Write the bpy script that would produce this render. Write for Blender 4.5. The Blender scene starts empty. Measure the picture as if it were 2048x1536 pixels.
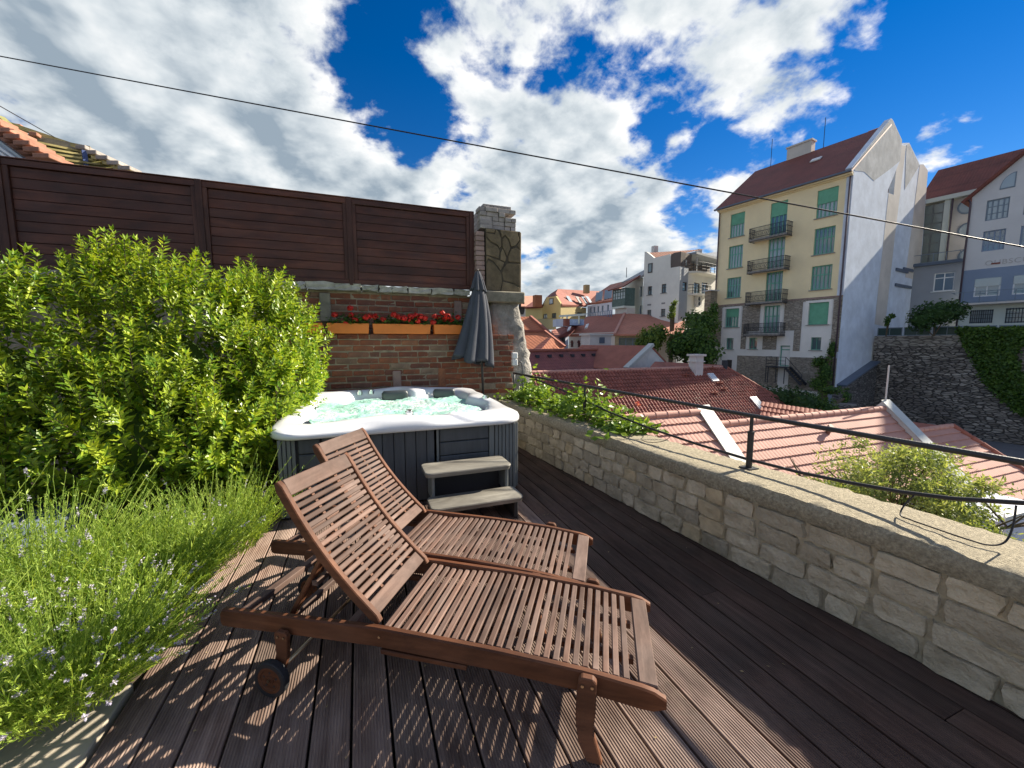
import bpy, bmesh, math, random
import numpy as np
from mathutils import Vector, Matrix
random.seed(11); rng = np.random.default_rng(11)
scene = bpy.context.scene
COL = scene.collection
R = math.radians

# ------------------------------------------------------------------ camera
CAM_F, CAM_P, CAM_Y, CAM_H = 800.0, R(6.05), R(20.8), 1.5
cam = bpy.data.cameras.new('camera'); cam_o = bpy.data.objects.new('camera', cam); COL.objects.link(cam_o)
cam.sensor_width = 36.0; cam.lens = CAM_F/2048*36.0; cam.clip_start = 0.05; cam.clip_end = 3000
cam_o.location = (0, 0, CAM_H); cam_o.rotation_euler = (R(90)-CAM_P, 0, -CAM_Y)
scene.camera = cam_o
# ------------------------------------------------------------------ sun and sky
SUN_EL, SUN_AZ = R(31.5), R(85.0)           # azimuth clockwise from +Y
SDIR = Vector((math.sin(SUN_AZ)*math.cos(SUN_EL), math.cos(SUN_AZ)*math.cos(SUN_EL), math.sin(SUN_EL)))
sl = bpy.data.lights.new('sun', 'SUN'); sl.energy = 5.0; sl.angle = R(0.5); sl.color = (1.0, 0.90, 0.74)
so = bpy.data.objects.new('sun', sl); COL.objects.link(so); so.rotation_euler = SDIR.to_track_quat('Z', 'Y').to_euler()
so.location = SDIR*60
scene.view_settings.view_transform = 'Standard'; scene.view_settings.look = 'None'
scene.view_settings.exposure = 1.28; scene.view_settings.gamma = 1.0
try: scene.view_settings.use_curve_mapping = False
except Exception: pass

def ray(x, y):
    p, a = CAM_P, CAM_Y
    fw = np.array([math.sin(a)*math.cos(p), math.cos(a)*math.cos(p), -math.sin(p)])
    rt = np.array([math.cos(a), -math.sin(a), 0.0]); up = np.cross(rt, fw)
    return fw + rt*(x-1024)/CAM_F - up*(y-768)/CAM_F
CP = np.array([0, 0, CAM_H])
def onz(x, y, z=0.0): d = ray(x, y); return CP + d*((z-CAM_H)/d[2])
def onplane(x, y, p, n):
    d = ray(x, y); p = np.array(p, float); n = np.array(n, float); return CP + d*(((p-CP)@n)/(d@n))
def ony(x, y, Y): return onplane(x, y, (0, Y, 0), (0, 1, 0))
def onx(x, y, X): return onplane(x, y, (X, 0, 0), (1, 0, 0))
def dep(x, y, D): return CP + ray(x, y)*D

world = bpy.data.worlds.new('World'); scene.world = world; world.use_nodes = True
def build_world():
    nt = world.node_tree; N = nt.nodes; L = nt.links; N.clear()
    def nd(t, **k):
        n = N.new(t)
        for a, b in k.items(): setattr(n, a, b)
        return n
    def math_(op, a, b=None, c=None, clamp=False):
        n = nd('ShaderNodeMath', operation=op); n.use_clamp = clamp
        for i, v in enumerate((a, b, c)):
            if v is None: continue
            if isinstance(v, (int, float)): n.inputs[i].default_value = v
            else: L.new(v, n.inputs[i])
        return n.outputs[0]
    def vec(op, a, b=None):
        n = nd('ShaderNodeVectorMath', operation=op)
        for i, v in enumerate((a, b)):
            if v is None: continue
            if isinstance(v, tuple): n.inputs[i].default_value = v
            else: L.new(v, n.inputs[i])
        return n
    def rng_(v, a, b, c, d, smooth=True):
        n = nd('ShaderNodeMapRange'); n.interpolation_type = 'SMOOTHSTEP' if smooth else 'LINEAR'
        L.new(v, n.inputs[0])
        for i, q in enumerate((a, b, c, d)): n.inputs[i+1].default_value = q
        return n.outputs[0]
    sky = nd('ShaderNodeTexSky', sky_type='NISHITA'); sky.sun_disc = False
    sky.sun_elevation = SUN_EL; sky.sun_rotation = SUN_AZ; sky.air_density = 1.0; sky.dust_density = 0.0; sky.ozone_density = 3.0
    hs = nd('ShaderNodeHueSaturation'); hs.inputs['Hue'].default_value = 0.512; hs.inputs['Saturation'].default_value = 1.42; hs.inputs['Value'].default_value = 0.56
    L.new(sky.outputs[0], hs.inputs['Color'])
    tc = nd('ShaderNodeTexCoord'); dirv = tc.outputs['Generated']
    sp = nd('ShaderNodeSeparateXYZ'); L.new(dirv, sp.inputs[0])
    zz = math_('ADD', math_('MAXIMUM', sp.outputs[2], 0.0), 0.36)
    cx = nd('ShaderNodeCombineXYZ'); L.new(math_('DIVIDE', sp.outputs[0], zz), cx.inputs[0]); L.new(math_('DIVIDE', sp.outputs[1], zz), cx.inputs[1])
    pl = vec('ADD', cx.outputs[0], (3.7, 1.9, 0.0)).outputs[0]
    def noise(v, scale, detail, rough, dist=0.0):
        n = nd('ShaderNodeTexNoise'); n.inputs['Scale'].default_value = scale; n.inputs['Detail'].default_value = detail
        n.inputs['Roughness'].default_value = rough; n.inputs['Distortion'].default_value = dist
        L.new(v, n.inputs['Vector']); return n.outputs[0]
    n1 = math_('ADD', noise(pl, 4.4, 9, 0.58, 0.12), math_('MULTIPLY', math_('SUBTRACT', noise(pl, 13.0, 7, 0.6, 0.3), 0.5), 0.34))
    s1 = noise(pl, 4.4, 5, 0.50, 0.12); s2 = noise(vec('ADD', pl, (0.055, -0.010, 0.0)).outputs[0], 4.4, 5, 0.50, 0.12)
    big = noise(pl, 1.9, 2, 0.5)
    bias = math_('MULTIPLY', math_('SUBTRACT', big, 0.5), 0.22)
    blobs = [(130, 120, 36, .20), (450, 230, 20, .09), (1520, 90, 26, .10), (1130, 260, 16, .05), (1000, 500, 26, .16), (640, 400, 16, .08), (1250, 480, 15, .12), (1690, 150, 12, .06),
             (700, 70, 15, -.13), (770, 230, 11, -.10), (1340, 330, 9, -.16), (1440, 380, 8, -.16), (1270, 180, 6, -.09), (960, 190, 6, -.06), (1990, 130, 18, -.30), (1960, 330, 9, -.03), (1150, 120, 7, -.13), (900, 40, 6, .08), (1895, 290, 4.5, .24), (1480, 420, 5, .12), (850, 90, 5, .05), (1230, 110, 6, -.07), (880, 300, 7, -.07)]
    for x, y, r, a in blobs:
        d = ray(x, y); d = d/np.linalg.norm(d)
        dp = vec('DOT_PRODUCT', dirv, tuple(float(q) for q in d)).outputs['Value']
        bias = math_('ADD', bias, rng_(dp, math.cos(R(r)), math.cos(R(r*.25)), 0.0, a))
    hz = rng_(sp.outputs[2], 0.0, 0.30, 0.06, 0.0)
    t = math_('ADD', math_('ADD', n1, bias), hz)
    cover = rng_(t, 0.45, 0.625, 0.0, 1.0)
    thick = rng_(t, 0.55, 0.80, 0.0, 1.0)
    rel = math_('ADD', math_('MULTIPLY', math_('SUBTRACT', s1, s2), 2.9), 0.66)
    lit = math_('SUBTRACT', rel, math_('MULTIPLY', thick, 0.40), clamp=True)
    ramp = nd('ShaderNodeValToRGB'); L.new(lit, ramp.inputs[0])
    cr = ramp.color_ramp; cr.elements[0].position = 0.0; cr.elements[0].color = (1.6, 2.0, 2.4, 1)
    cr.elements[1].position = 1.0; cr.elements[1].color = (5.7, 5.65, 5.55, 1)
    e = cr.elements.new(0.45); e.color = (3.5, 3.8, 4.0, 1)
    mx = nd('ShaderNodeMix', data_type='RGBA'); L.new(cover, mx.inputs['Factor']); L.new(hs.outputs[0], mx.inputs['A']); L.new(ramp.outputs[0], mx.inputs['B'])
    bg = nd('ShaderNodeBackground'); bg.inputs['Strength'].default_value = 0.085; L.new(mx.outputs['Result'], bg.inputs[0])
    out = nd('ShaderNodeOutputWorld'); L.new(bg.outputs[0], out.inputs[0])
build_world()
try:
    world.cycles.sampling_method = 'MANUAL'; world.cycles.sample_map_resolution = 512
except Exception: pass

# ------------------------------------------------------------------ object helpers
def wm(o):
    m = o.matrix_basis.copy() if False else Matrix.LocRotScale(o.location, o.rotation_euler, o.scale)
    return wm(o.parent) @ m if o.parent else m
def tag(o, label=None, cat=None, group=None, kind=None):
    if label: o['label'] = label
    if cat: o['category'] = cat
    if group: o['group'] = group
    if kind: o['kind'] = kind
    return o
def thing(name, label=None, cat=None, loc=(0, 0, 0), rz=0.0, group=None, kind=None):
    o = bpy.data.objects.new(name, None); COL.objects.link(o); o.empty_display_size = 0.2
    o.location = loc; o.rotation_euler = (0, 0, rz)
    return tag(o, label, cat, group, kind)
def link_mesh(name, me, mat, parent=None, loc=None, rot=None, scale=None):
    o = bpy.data.objects.new(name, me); COL.objects.link(o)
    if mat is not None and not me.materials: me.materials.append(mat)
    if parent is not None: o.parent = parent
    if loc is not None: o.location = loc
    if rot is not None: o.rotation_euler = rot
    if scale is not None: o.scale = scale
    return o
class MB:
    def __init__(s): s.v = []; s.f = []
    def poly(s, pts):
        b = len(s.v); s.v += [tuple(float(c) for c in p) for p in pts]; s.f.append(tuple(range(b, b+len(pts)))); return s
    def box(s, x0, x1, y0, y1, z0, z1):
        return s.obox(((x0+x1)/2, (y0+y1)/2, (z0+z1)/2), (1, 0, 0), (0, 1, 0), (0, 0, 1), abs(x1-x0)/2, abs(y1-y0)/2, abs(z1-z0)/2)
    def obox(s, c, ax, ay, az, hx, hy, hz):
        c = np.array(c, float); ax = np.array(ax, float)*hx; ay = np.array(ay, float)*hy; az = np.array(az, float)*hz
        b = len(s.v)
        for i, j, k in ((-1,-1,-1),(1,-1,-1),(1,1,-1),(-1,1,-1),(-1,-1,1),(1,-1,1),(1,1,1),(-1,1,1)):
            s.v.append(tuple(c+i*ax+j*ay+k*az))
        s.f += [tuple(b+q for q in f) for f in ((0,3,2,1),(4,5,6,7),(0,1,5,4),(1,2,6,5),(2,3,7,6),(3,0,4,7))]
        return s
    def beam(s, a, b, w, h, up=(0, 0, 1)):
        a = np.array(a, float); b = np.array(b, float); d = b-a; l = np.linalg.norm(d); d = d/l
        u = np.array(up, float); sx = np.cross(d, u); n = np.linalg.norm(sx)
        if n < 1e-6: sx = np.array([1.0, 0, 0])
        else: sx = sx/n
        uu = np.cross(sx, d)
        return s.obox((a+b)/2, d, sx, uu, l/2, w/2, h/2)
    def hexa(s, p):                       # 8 points: bottom 4, top 4
        b = len(s.v); s.v += [tuple(float(c) for c in q) for q in p]
        s.f += [tuple(b+q for q in f) for f in ((0,3,2,1),(4,5,6,7),(0,1,5,4),(1,2,6,5),(2,3,7,6),(3,0,4,7))]
        return s
    def slab(s, pts, t):                  # planar polygon extruded downwards along its normal
        p = [np.array(q, float) for q in pts]; n = np.cross(p[1]-p[0], p[2]-p[0]); n = n/np.linalg.norm(n)
        if n[2] < 0: p = p[::-1]; n = -n
        k = len(p); b = len(s.v); s.v += [tuple(q) for q in p]+[tuple(q-n*t) for q in p]
        s.f.append(tuple(range(b, b+k))); s.f.append(tuple(range(b+2*k-1, b+k-1, -1)))
        for i in range(k): j = (i+1) % k; s.f.append((b+i, b+k+i, b+k+j, b+j))
        return s
    def extrude(s, pts, vecd):            # polygon extruded along a vector
        p = [np.array(q, float) for q in pts]; e = np.array(vecd, float); k = len(p); b = len(s.v)
        s.v += [tuple(q) for q in p]+[tuple(q+e) for q in p]
        s.f.append(tuple(range(b+k-1, b-1, -1))); s.f.append(tuple(range(b+k, b+2*k)))
        for i in range(k): j = (i+1) % k; s.f.append((b+i, b+j, b+k+j, b+k+i))
        return s
    def tube(s, pts, r, n=8, caps=True):
        P = [np.array(p, float) for p in pts]; rr = r if hasattr(r, '__len__') else [r]*len(P); b = len(s.v); prev = None
        for i, p in enumerate(P):
            d = P[min(i+1, len(P)-1)]-P[max(i-1, 0)]; d = d/(np.linalg.norm(d)+1e-12)
            if prev is None:
                a = np.array([0, 0, 1.0]) if abs(d[2]) < .9 else np.array([1.0, 0, 0])
            else: a = prev
            x = a-d*(a@d); x = x/np.linalg.norm(x); prev = x; y = np.cross(d, x)
            for k in range(n):
                t = 2*math.pi*k/n; s.v.append(tuple(p+rr[i]*(x*math.cos(t)+y*math.sin(t))))
        for i in range(len(P)-1):
            for k in range(n):
                k2 = (k+1) % n; s.f.append((b+i*n+k, b+i*n+k2, b+(i+1)*n+k2, b+(i+1)*n+k))
        if caps:
            s.f.append(tuple(b+k for k in range(n-1, -1, -1))); e = b+(len(P)-1)*n; s.f.append(tuple(e+k for k in range(n)))
        return s
    def rings(s, rs, closed=True, cap0=False, cap1=False):
        b = len(s.v); n = len(rs[0])
        for r in rs: s.v += [tuple(float(c) for c in p) for p in r]
        for i in range(len(rs)-1):
            for k in range(n if closed else n-1):
                k2 = (k+1) % n; s.f.append((b+i*n+k, b+i*n+k2, b+(i+1)*n+k2, b+(i+1)*n+k))
        if cap0: s.f.append(tuple(b+k for k in range(n-1, -1, -1)))
        if cap1: e = b+(len(rs)-1)*n; s.f.append(tuple(e+k for k in range(n)))
        return s
    def mesh(s, name, inv=None, smooth=False, bevel=0, angle=None):
        v = s.v
        if inv is not None: v = [tuple(inv @ Vector(p)) for p in v]
        me = bpy.data.meshes.new(name); me.from_pydata(v, [], s.f)
        if bevel:
            bm = bmesh.new(); bm.from_mesh(me); bmesh.ops.remove_doubles(bm, verts=bm.verts, dist=1e-5)
            ed = [e for e in bm.edges if len(e.link_faces) == 2 and e.calc_face_angle(0) > 0.5]
            bmesh.ops.bevel(bm, geom=ed, offset=bevel, segments=1, affect='EDGES', profile=.5, clamp_overlap=True)
            bm.to_mesh(me); bm.free()
        if smooth:
            for p in me.polygons: p.use_smooth = True
            if angle: me.set_sharp_from_angle(angle=angle)
        me.update(); return me
    def build(s, name, mat, parent=None, smooth=False, bevel=0, local=False, angle=None):
        inv = None
        if parent is not None and not local: inv = wm(parent).inverted()
        me = s.mesh(name, inv, smooth, bevel, angle)
        return link_mesh(name, me, mat, parent)
def np_mesh(name, V, F, mat, parent=None, smooth=False):
    V = np.asarray(V, float)
    if parent is not None:
        iv = np.array(wm(parent).inverted()); V = V@iv[:3, :3].T+iv[:3, 3]
    me = bpy.data.meshes.new(name); me.from_pydata(V.tolist(), [], F if isinstance(F, list) else F.tolist())
    if smooth: me.polygons.foreach_set('use_smooth', [True]*len(me.polygons))
    me.update(); return link_mesh(name, me, mat, parent)
def copy_tree(o, parent=None):
    c = o.copy(); COL.objects.link(c); c.parent = parent
    for ch in list(o.children): copy_tree(ch, c)
    return c

# ------------------------------------------------------------------ materials
def new_mat(name):
    m = bpy.data.materials.new(name); m.use_nodes = True; nt = m.node_tree; b = nt.nodes['Principled BSDF']
    return m, nt, b
class G:                                   # tiny node graph helper
    def __init__(s, nt): s.nt = nt; s.N = nt.nodes; s.L = nt.links
    def n(s, t, **k):
        x = s.N.new(t)
        for a, b in k.items(): setattr(x, a, b)
        return x
    def inp(s, sock, v):
        if isinstance(v, (int, float)): sock.default_value = v
        elif isinstance(v, tuple): sock.default_value = v if len(v) == len(sock.default_value) else (*v, 1)
        else: s.L.new(v, sock)
    def math(s, op, a, b=0.0, clamp=False):
        x = s.n('ShaderNodeMath', operation=op); x.use_clamp = clamp; s.inp(x.inputs[0], a); s.inp(x.inputs[1], b); return x.outputs[0]
    def dot(s, v, d):
        x = s.n('ShaderNodeVectorMath', operation='DOT_PRODUCT'); s.L.new(v, x.inputs[0]); x.inputs[1].default_value = tuple(float(q) for q in d); return x.outputs['Value']
    def scale(s, v, sc):
        x = s.n('ShaderNodeMapping'); s.L.new(v, x.inputs[0]); x.inputs['Scale'].default_value = sc; return x.outputs[0]
    def noise(s, v, sc, det=3, ro=.55, dist=0, col=False):
        x = s.n('ShaderNodeTexNoise'); s.L.new(v, x.inputs['Vector']); x.inputs['Scale'].default_value = sc; x.inputs['Detail'].default_value = det
        x.inputs['Roughness'].default_value = ro; x.inputs['Distortion'].default_value = dist; return x.outputs[1 if col else 0]
    def mr(s, v, a, b, c, d):
        x = s.n('ShaderNodeMapRange'); s.L.new(v, x.inputs[0])
        for i, q in enumerate((a, b, c, d)): x.inputs[i+1].default_value = q
        return x.outputs[0]
    def mix(s, f, a, b, mode='MIX'):
        x = s.n('ShaderNodeMix', data_type='RGBA'); x.blend_type = mode; s.inp(x.inputs['Factor'], f); s.inp(x.inputs['A'], a); s.inp(x.inputs['B'], b); return x.outputs['Result']
    def bump(s, h, st, dist=.02):
        x = s.n('ShaderNodeBump'); x.inputs['Strength'].default_value = st; x.inputs['Distance'].default_value = dist; s.L.new(h, x.inputs['Height']); return x.outputs[0]
    def obj(s): return s.n('ShaderNodeTexCoord').outputs['Object']
    def rnd(s): return s.n('ShaderNodeObjectInfo').outputs['Random']
    def island(s): return s.n('ShaderNodeNewGeometry').outputs['Random Per Island']
def c3(c, k): return tuple(min(1, q*k) for q in c[:3])
def M(name, col, rough=.7, var=.25, scale=4.0, bump=.15, bscale=60.0, rand=.15, col2=None, stain=0.0, stain_col=(.05,.045,.04), metal=0, spec=.4, stretch=None, bdist=.01, det=4):
    m, nt, b = new_mat(name); g = G(nt); v = g.obj()
    if stretch: v = g.scale(v, stretch)
    n1 = g.noise(v, scale, det, .6)
    c = g.mix(g.mr(n1, .3, .7, 0, 1), c3(col, 1-var), c3(col2 or col, 1+var*.6))
    if rand: c = g.mix(1.0, c, g.mix(g.rnd(), c3((1,1,1), 1-rand), (1,1,1)), 'MULTIPLY')
    if stain:
        n3 = g.noise(v, scale*.37, 5, .7, .6); c = g.mix(g.math('MULTIPLY', g.mr(n3, .5, .68, 0, 1), stain, True), c, stain_col)
    nt.links.new(c, b.inputs['Base Color']); b.inputs['Roughness'].default_value = rough; b.inputs['Metallic'].default_value = metal
    b.inputs['Specular IOR Level'].default_value = spec
    if bump: nt.links.new(g.bump(g.noise(v, bscale, 4, .6), bump, bdist), b.inputs['Normal'])
    return m
def leaf_mat(name, c1, c2, trans=.4, rough=.45, cb=None):
    m, nt, b = new_mat(name); g = G(nt)
    r = g.island(); c = g.mix(r, c1, c2)
    v = g.obj(); c = g.mix(1.0, c, g.mix(g.mr(g.noise(v, 2.2, 3), .35, .65, 0, 1), (.62,.68,.6), (1.1,1.06,1.0)), 'MULTIPLY')
    nt.links.new(c, b.inputs['Base Color']); b.inputs['Roughness'].default_value = rough; b.inputs['Specular IOR Level'].default_value = .35
    t = g.n('ShaderNodeBsdfTranslucent'); nt.links.new(g.mix(1.0, c, (1.25, 1.15, .5), 'MULTIPLY'), t.inputs[0])
    ms = g.n('ShaderNodeMixShader'); ms.inputs[0].default_value = trans; nt.links.new(b.outputs[0], ms.inputs[1]); nt.links.new(t.outputs[0], ms.inputs[2])
    nt.links.new(ms.outputs[0], nt.nodes['Material Output'].inputs[0]); return m
def wood(name, c1, c2, axis=0, rough=.6, rand=.3, gs=1.0, grey=None, spec=.3, greyamt=.5):
    m, nt, b = new_mat(name); g = G(nt); v = g.obj()
    # a different stretch of the board for each object
    off = g.n('ShaderNodeVectorMath', operation='ADD'); sc = g.n('ShaderNodeVectorMath', operation='SCALE'); sc.inputs[0].default_value = (17, 23, 31)
    nt.links.new(g.rnd(), sc.inputs['Scale']); nt.links.new(v, off.inputs[0]); nt.links.new(sc.outputs[0], off.inputs[1]); v = off.outputs[0]
    st = [38*gs, 38*gs, 38*gs]; st[axis] = 2.2*gs; w = g.scale(v, tuple(st))
    n1 = g.noise(w, 1.0, 5, .62, .5); n2 = g.noise(v, 3.0, 3)
    c = g.mix(g.mr(n1, .32, .68, 0, 1), c1, c2)
    if grey: c = g.mix(g.math('MULTIPLY', g.mr(n2, .35, .7, 0, 1), greyamt), c, grey)
    c = g.mix(1.0, c, g.mix(g.rnd(), c3((1,1,1), 1-rand), (1,1,1)), 'MULTIPLY')
    w0 = g.noise(g.scale(g.obj(), tuple(.35 if i == axis else 1.0 for i in range(3))), 5.0, 7, .68, .5)      # wear and dirt
    c = g.mix(1.0, c, g.mix(g.mr(w0, .36, .64, 0, 1), (.58,.56,.55), (1.22,1.2,1.18)), 'MULTIPLY')
    nt.links.new(c, b.inputs['Base Color']); b.inputs['Roughness'].default_value = rough; b.inputs['Specular IOR Level'].default_value = spec
    nt.links.new(g.bump(n1, .3, .004), b.inputs['Normal']); return m
def rubble(name, dirv, c1, c2, mort, sx=.34, sz=.16, bump=.6, rough=.9, dirt=None):
    m, nt, b = new_mat(name); g = G(nt); v = g.obj()
    cx = g.n('ShaderNodeCombineXYZ'); nt.links.new(g.dot(v, dirv), cx.inputs[0]); nt.links.new(g.dot(v, (0, 0, 1)), cx.inputs[1])
    w = g.n('ShaderNodeVectorMath', operation='ADD'); nt.links.new(cx.outputs[0], w.inputs[0])
    nz = g.n('ShaderNodeVectorMath', operation='SCALE'); nt.links.new(g.noise(v, 2.2, 3, .5, 0, True), nz.inputs[0]); nz.inputs['Scale'].default_value = .22
    nt.links.new(nz.outputs[0], w.inputs[1])
    vo = g.n('ShaderNodeTexVoronoi'); vo.feature = 'F1'; nt.links.new(g.scale(w.outputs[0], (1/sx, 1/sz, 1)), vo.inputs['Vector']); vo.inputs['Scale'].default_value = 1
    ve = g.n('ShaderNodeTexVoronoi'); ve.feature = 'DISTANCE_TO_EDGE'; nt.links.new(g.scale(w.outputs[0], (1/sx, 1/sz, 1)), ve.inputs['Vector']); ve.inputs['Scale'].default_value = 1
    sr = g.n('ShaderNodeSeparateColor'); nt.links.new(vo.outputs['Color'], sr.inputs[0])
    c = g.mix(sr.outputs[0], c1, c2); c = g.mix(1.0, c, g.mix(g.noise(v, 9, 4), (.6, .6, .6), (1.2, 1.2, 1.2)), 'MULTIPLY')
    if dirt: c = g.mix(g.mr(g.noise(v, .35, 4, .6), .42, .62, 0, .8), c, dirt)
    edge = g.mr(ve.outputs['Distance'], .03, .12, 0, 1)
    c = g.mix(edge, mort, c); nt.links.new(c, b.inputs['Base Color']); b.inputs['Roughness'].default_value = rough
    nt.links.new(g.bump(g.math('ADD', edge, g.math('MULTIPLY', sr.outputs[1], .8)), bump, .06), b.inputs['Normal']); return m
def tiles_mat(name, col, across, down, pitch=.2, course=.33, var=.25, moss=0.0):
    m, nt, b = new_mat(name); g = G(nt); v = g.obj()
    a = g.math('FRACT', g.math('DIVIDE', g.dot(v, across), pitch)); d = g.math('FRACT', g.math('DIVIDE', g.dot(v, down), course))
    ha = g.math('ABSOLUTE', g.math('SUBTRACT', a, .5)); h = g.math('ADD', g.math('MULTIPLY', ha, .8), d)
    c = g.mix(g.mr(g.noise(v, .8, 5, .6), .3, .7, 0, 1), c3(col, 1-var), c3(col, 1+var))
    c = g.mix(1.0, c, g.mix(g.noise(v, 7, 2), (.75,.75,.75), (1.15,1.15,1.15)), 'MULTIPLY')
    c = g.mix(g.mr(d, .0, .12, .55, 0), c, c3(col, .3))
    if moss: c = g.mix(g.math('MULTIPLY', g.mr(g.noise(v, .5, 4), .5, .65, 0, 1), moss), c, (.05, .05, .04))
    nt.links.new(c, b.inputs['Base Color']); b.inputs['Roughness'].default_value = .75
    nt.links.new(g.bump(h, .7, .05), b.inputs['Normal']); return m
def glass(name, col=(.05, .07, .09), rough=.06):
    m, nt, b = new_mat(name); b.inputs['Base Color'].default_value = (*col, 1); b.inputs['Roughness'].default_value = rough
    b.inputs['Specular IOR Level'].default_value = .9; b.inputs['Coat Weight'].default_value = .6; b.inputs['Coat Roughness'].default_value = .03; return m
# ------------------------------------------------------------------ near materials
MT = {}
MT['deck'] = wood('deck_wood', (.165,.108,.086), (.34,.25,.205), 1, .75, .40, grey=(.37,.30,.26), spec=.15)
MT['deck_dark'] = wood('dark_deck_wood', (.080,.045,.033), (.160,.098,.076), 1, .6, .4, grey=(.11,.09,.075), spec=.25)
MT['soil'] = M('soil', (.06,.045,.03), .95, .4, 9, .6, 30, 0)
MT['concrete'] = M('concrete_coping', (.43,.375,.265), .95, .45, 60, .9, 130, 0, stain=.5, stain_col=(.25,.215,.145), bdist=.02, det=6)
MT['paving'] = M('pale_paving', (.42,.37,.29), .9, .2, 3, .2, 60, 0)
MT['stone'] = M('wall_stone', (.62,.52,.36), .9, .25, 8, 1.0, 22, .42, col2=(.62,.53,.385), stain=.5, stain_col=(.46,.39,.285), bdist=.025)
MT['stone_y'] = M('wall_stone_ochre', (.54,.43,.27), .9, .3, 9, .55, 34, .2, stain=.35, stain_col=(.30,.25,.17), bdist=.012)
MT['mortar'] = M('wall_mortar', (.46,.385,.26), .95, .25, 12, .5, 80, 0, stain=.4, stain_col=(.15,.14,.09))
MT['iron'] = M('black_iron', (.022,.022,.024), .45, .3, 20, .2, 90, 0, spec=.5)
MT['cable'] = M('black_cable', (.015,.014,.018), .5, .1, 20, 0, 50, 0)
MT['acrylic'] = M('white_acrylic', (.70,.715,.74), .16, .03, 2, 0, 50, 0, spec=.6)
MT['cab'] = M('grey_cabinet', (.075,.082,.09), .5, .2, 30, .15, 120, .12, stretch=(1, 1, .1))
MT['cab_trim'] = M('grey_cabinet_post', (.17,.18,.175), .5, .15, 30, .15, 120, .1, stretch=(1, 1, .1))
MT['cab_core'] = M('dark_cabinet_core', (.02,.022,.026), .6, .1, 5, 0, 50, 0)
MT['step'] = wood('step_plastic', (.19,.18,.155), (.27,.26,.225), 0, .55, .1)
MT['pillow'] = M('grey_headrest', (.045,.052,.055), .35, .1, 9, 0, 50, 0, spec=.6)
MT['chrome'] = M('chrome', (.6,.62,.65), .15, .05, 5, 0, 50, 0, metal=1)
MT['teak_l'] = wood('teak_lengthwise', (.092,.033,.015), (.165,.066,.031), 0, .6, .2, grey=(.155,.085,.058), greyamt=.4, spec=.2)
MT['teak_w'] = wood('teak_slat', (.125,.070,.052), (.215,.135,.106), 1, .68, .45, grey=(.22,.168,.148), greyamt=.65, spec=.2)
MT['tyre'] = M('black_tyre', (.02,.02,.022), .7, .2, 12, .2, 80, 0)
MT['brass'] = M('bolt_steel', (.45,.36,.25), .3, .1, 10, 0, 50, 0, metal=1)
MT['canvas'] = M('umbrella_cloth', (.062,.068,.085), .85, .15, 6, .3, 320, 0)
MT['fence'] = wood('brown_stained_board', (.085,.024,.013), (.150,.050,.027), 0, .5, .4, .5, grey=(.085,.045,.04), spec=.35)
MT['fence_post'] = wood('brown_stained_post', (.07,.026,.017), (.115,.048,.032), 2, .5, .3, .5)
MT['cap_stone'] = M('pale_cap_stone', (.43,.40,.34), .9, .35, 9, .6, 40, .25, stain=.6, stain_col=(.10,.11,.06))
MT['slabgrey'] = M('weathered_concrete', (.25,.225,.17), .92, .3, 6, .6, 50, 0, stain=.7, stain_col=(.09,.085,.06))
MT['render'] = M('grey_render', (.33,.31,.28), .95, .45, 5, 1.0, 14, 0, stain=.6, stain_col=(.16,.15,.135), bdist=.05)
MT['flag'] = M('flagstone', (.23,.175,.10), .85, .45, 5, .8, 30, .45, stain=.85, stain_col=(.075,.062,.042))
MT['flagmort'] = M('flagstone_joint', (.075,.062,.042), .95, .4, 9, .3, 60, 0)
MT['palebrick'] = M('pale_clinker', (.40,.36,.33), .85, .25, 9, .4, 60, .3)
MT['pinkbrick'] = M('pinkish_brick', (.36,.25,.21), .9, .25, 9, .4, 60, .25)
MT['terracotta'] = M('orange_planter', (.72,.20,.035), .5, .12, 5, .05, 90, .06)
MT['plastic'] = M('white_plastic', (.75,.75,.74), .4, .03, 3, 0, 50, 0)
def brick_mat():
    m, nt, b = new_mat('old_red_brick'); g = G(nt); v = g.obj(); r = g.rnd()
    cr = g.n('ShaderNodeValToRGB'); nt.links.new(r, cr.inputs[0]); el = cr.color_ramp
    el.elements[0].color = (.165,.052,.032,1); el.elements[1].color = (.36,.31,.24,1); el.elements[1].position = 1.0
    for p, c in ((.25,(.26,.085,.045,1)),(.45,(.31,.115,.058,1)),(.6,(.17,.07,.052,1)),(.75,(.34,.15,.08,1)),(.88,(.22,.115,.09,1)),(.955,(.25,.16,.11,1)),(.965,(.38,.32,.23,1))):
        e = el.elements.new(p); e.color = c
    c = g.mix(1.0, cr.outputs[0], g.mix(g.noise(v, 22, 5, .65), (.5,.47,.45), (1.45,1.32,1.25)), 'MULTIPLY')
    c = g.mix(g.mr(g.noise(v, 5.5, 5, .7, .8), .60, .70, 0, .75), c, (.47,.44,.40))
    c = g.mix(g.mr(g.noise(v, 3.0, 4, .7), .5, .72, 0, .75), c, (.085,.05,.04))
    nt.links.new(c, b.inputs['Base Color']); b.inputs['Roughness'].default_value = .92
    nt.links.new(g.bump(g.noise(v, 40, 5, .7), .6, .008), b.inputs['Normal']); return m
MT['brick'] = brick_mat()
MT['bmortar'] = M('old_brick_mortar', (.34,.28,.20), .95, .35, 9, .8, 40, 0, stain=.6, stain_col=(.09,.075,.06), bdist=.015)
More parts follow.
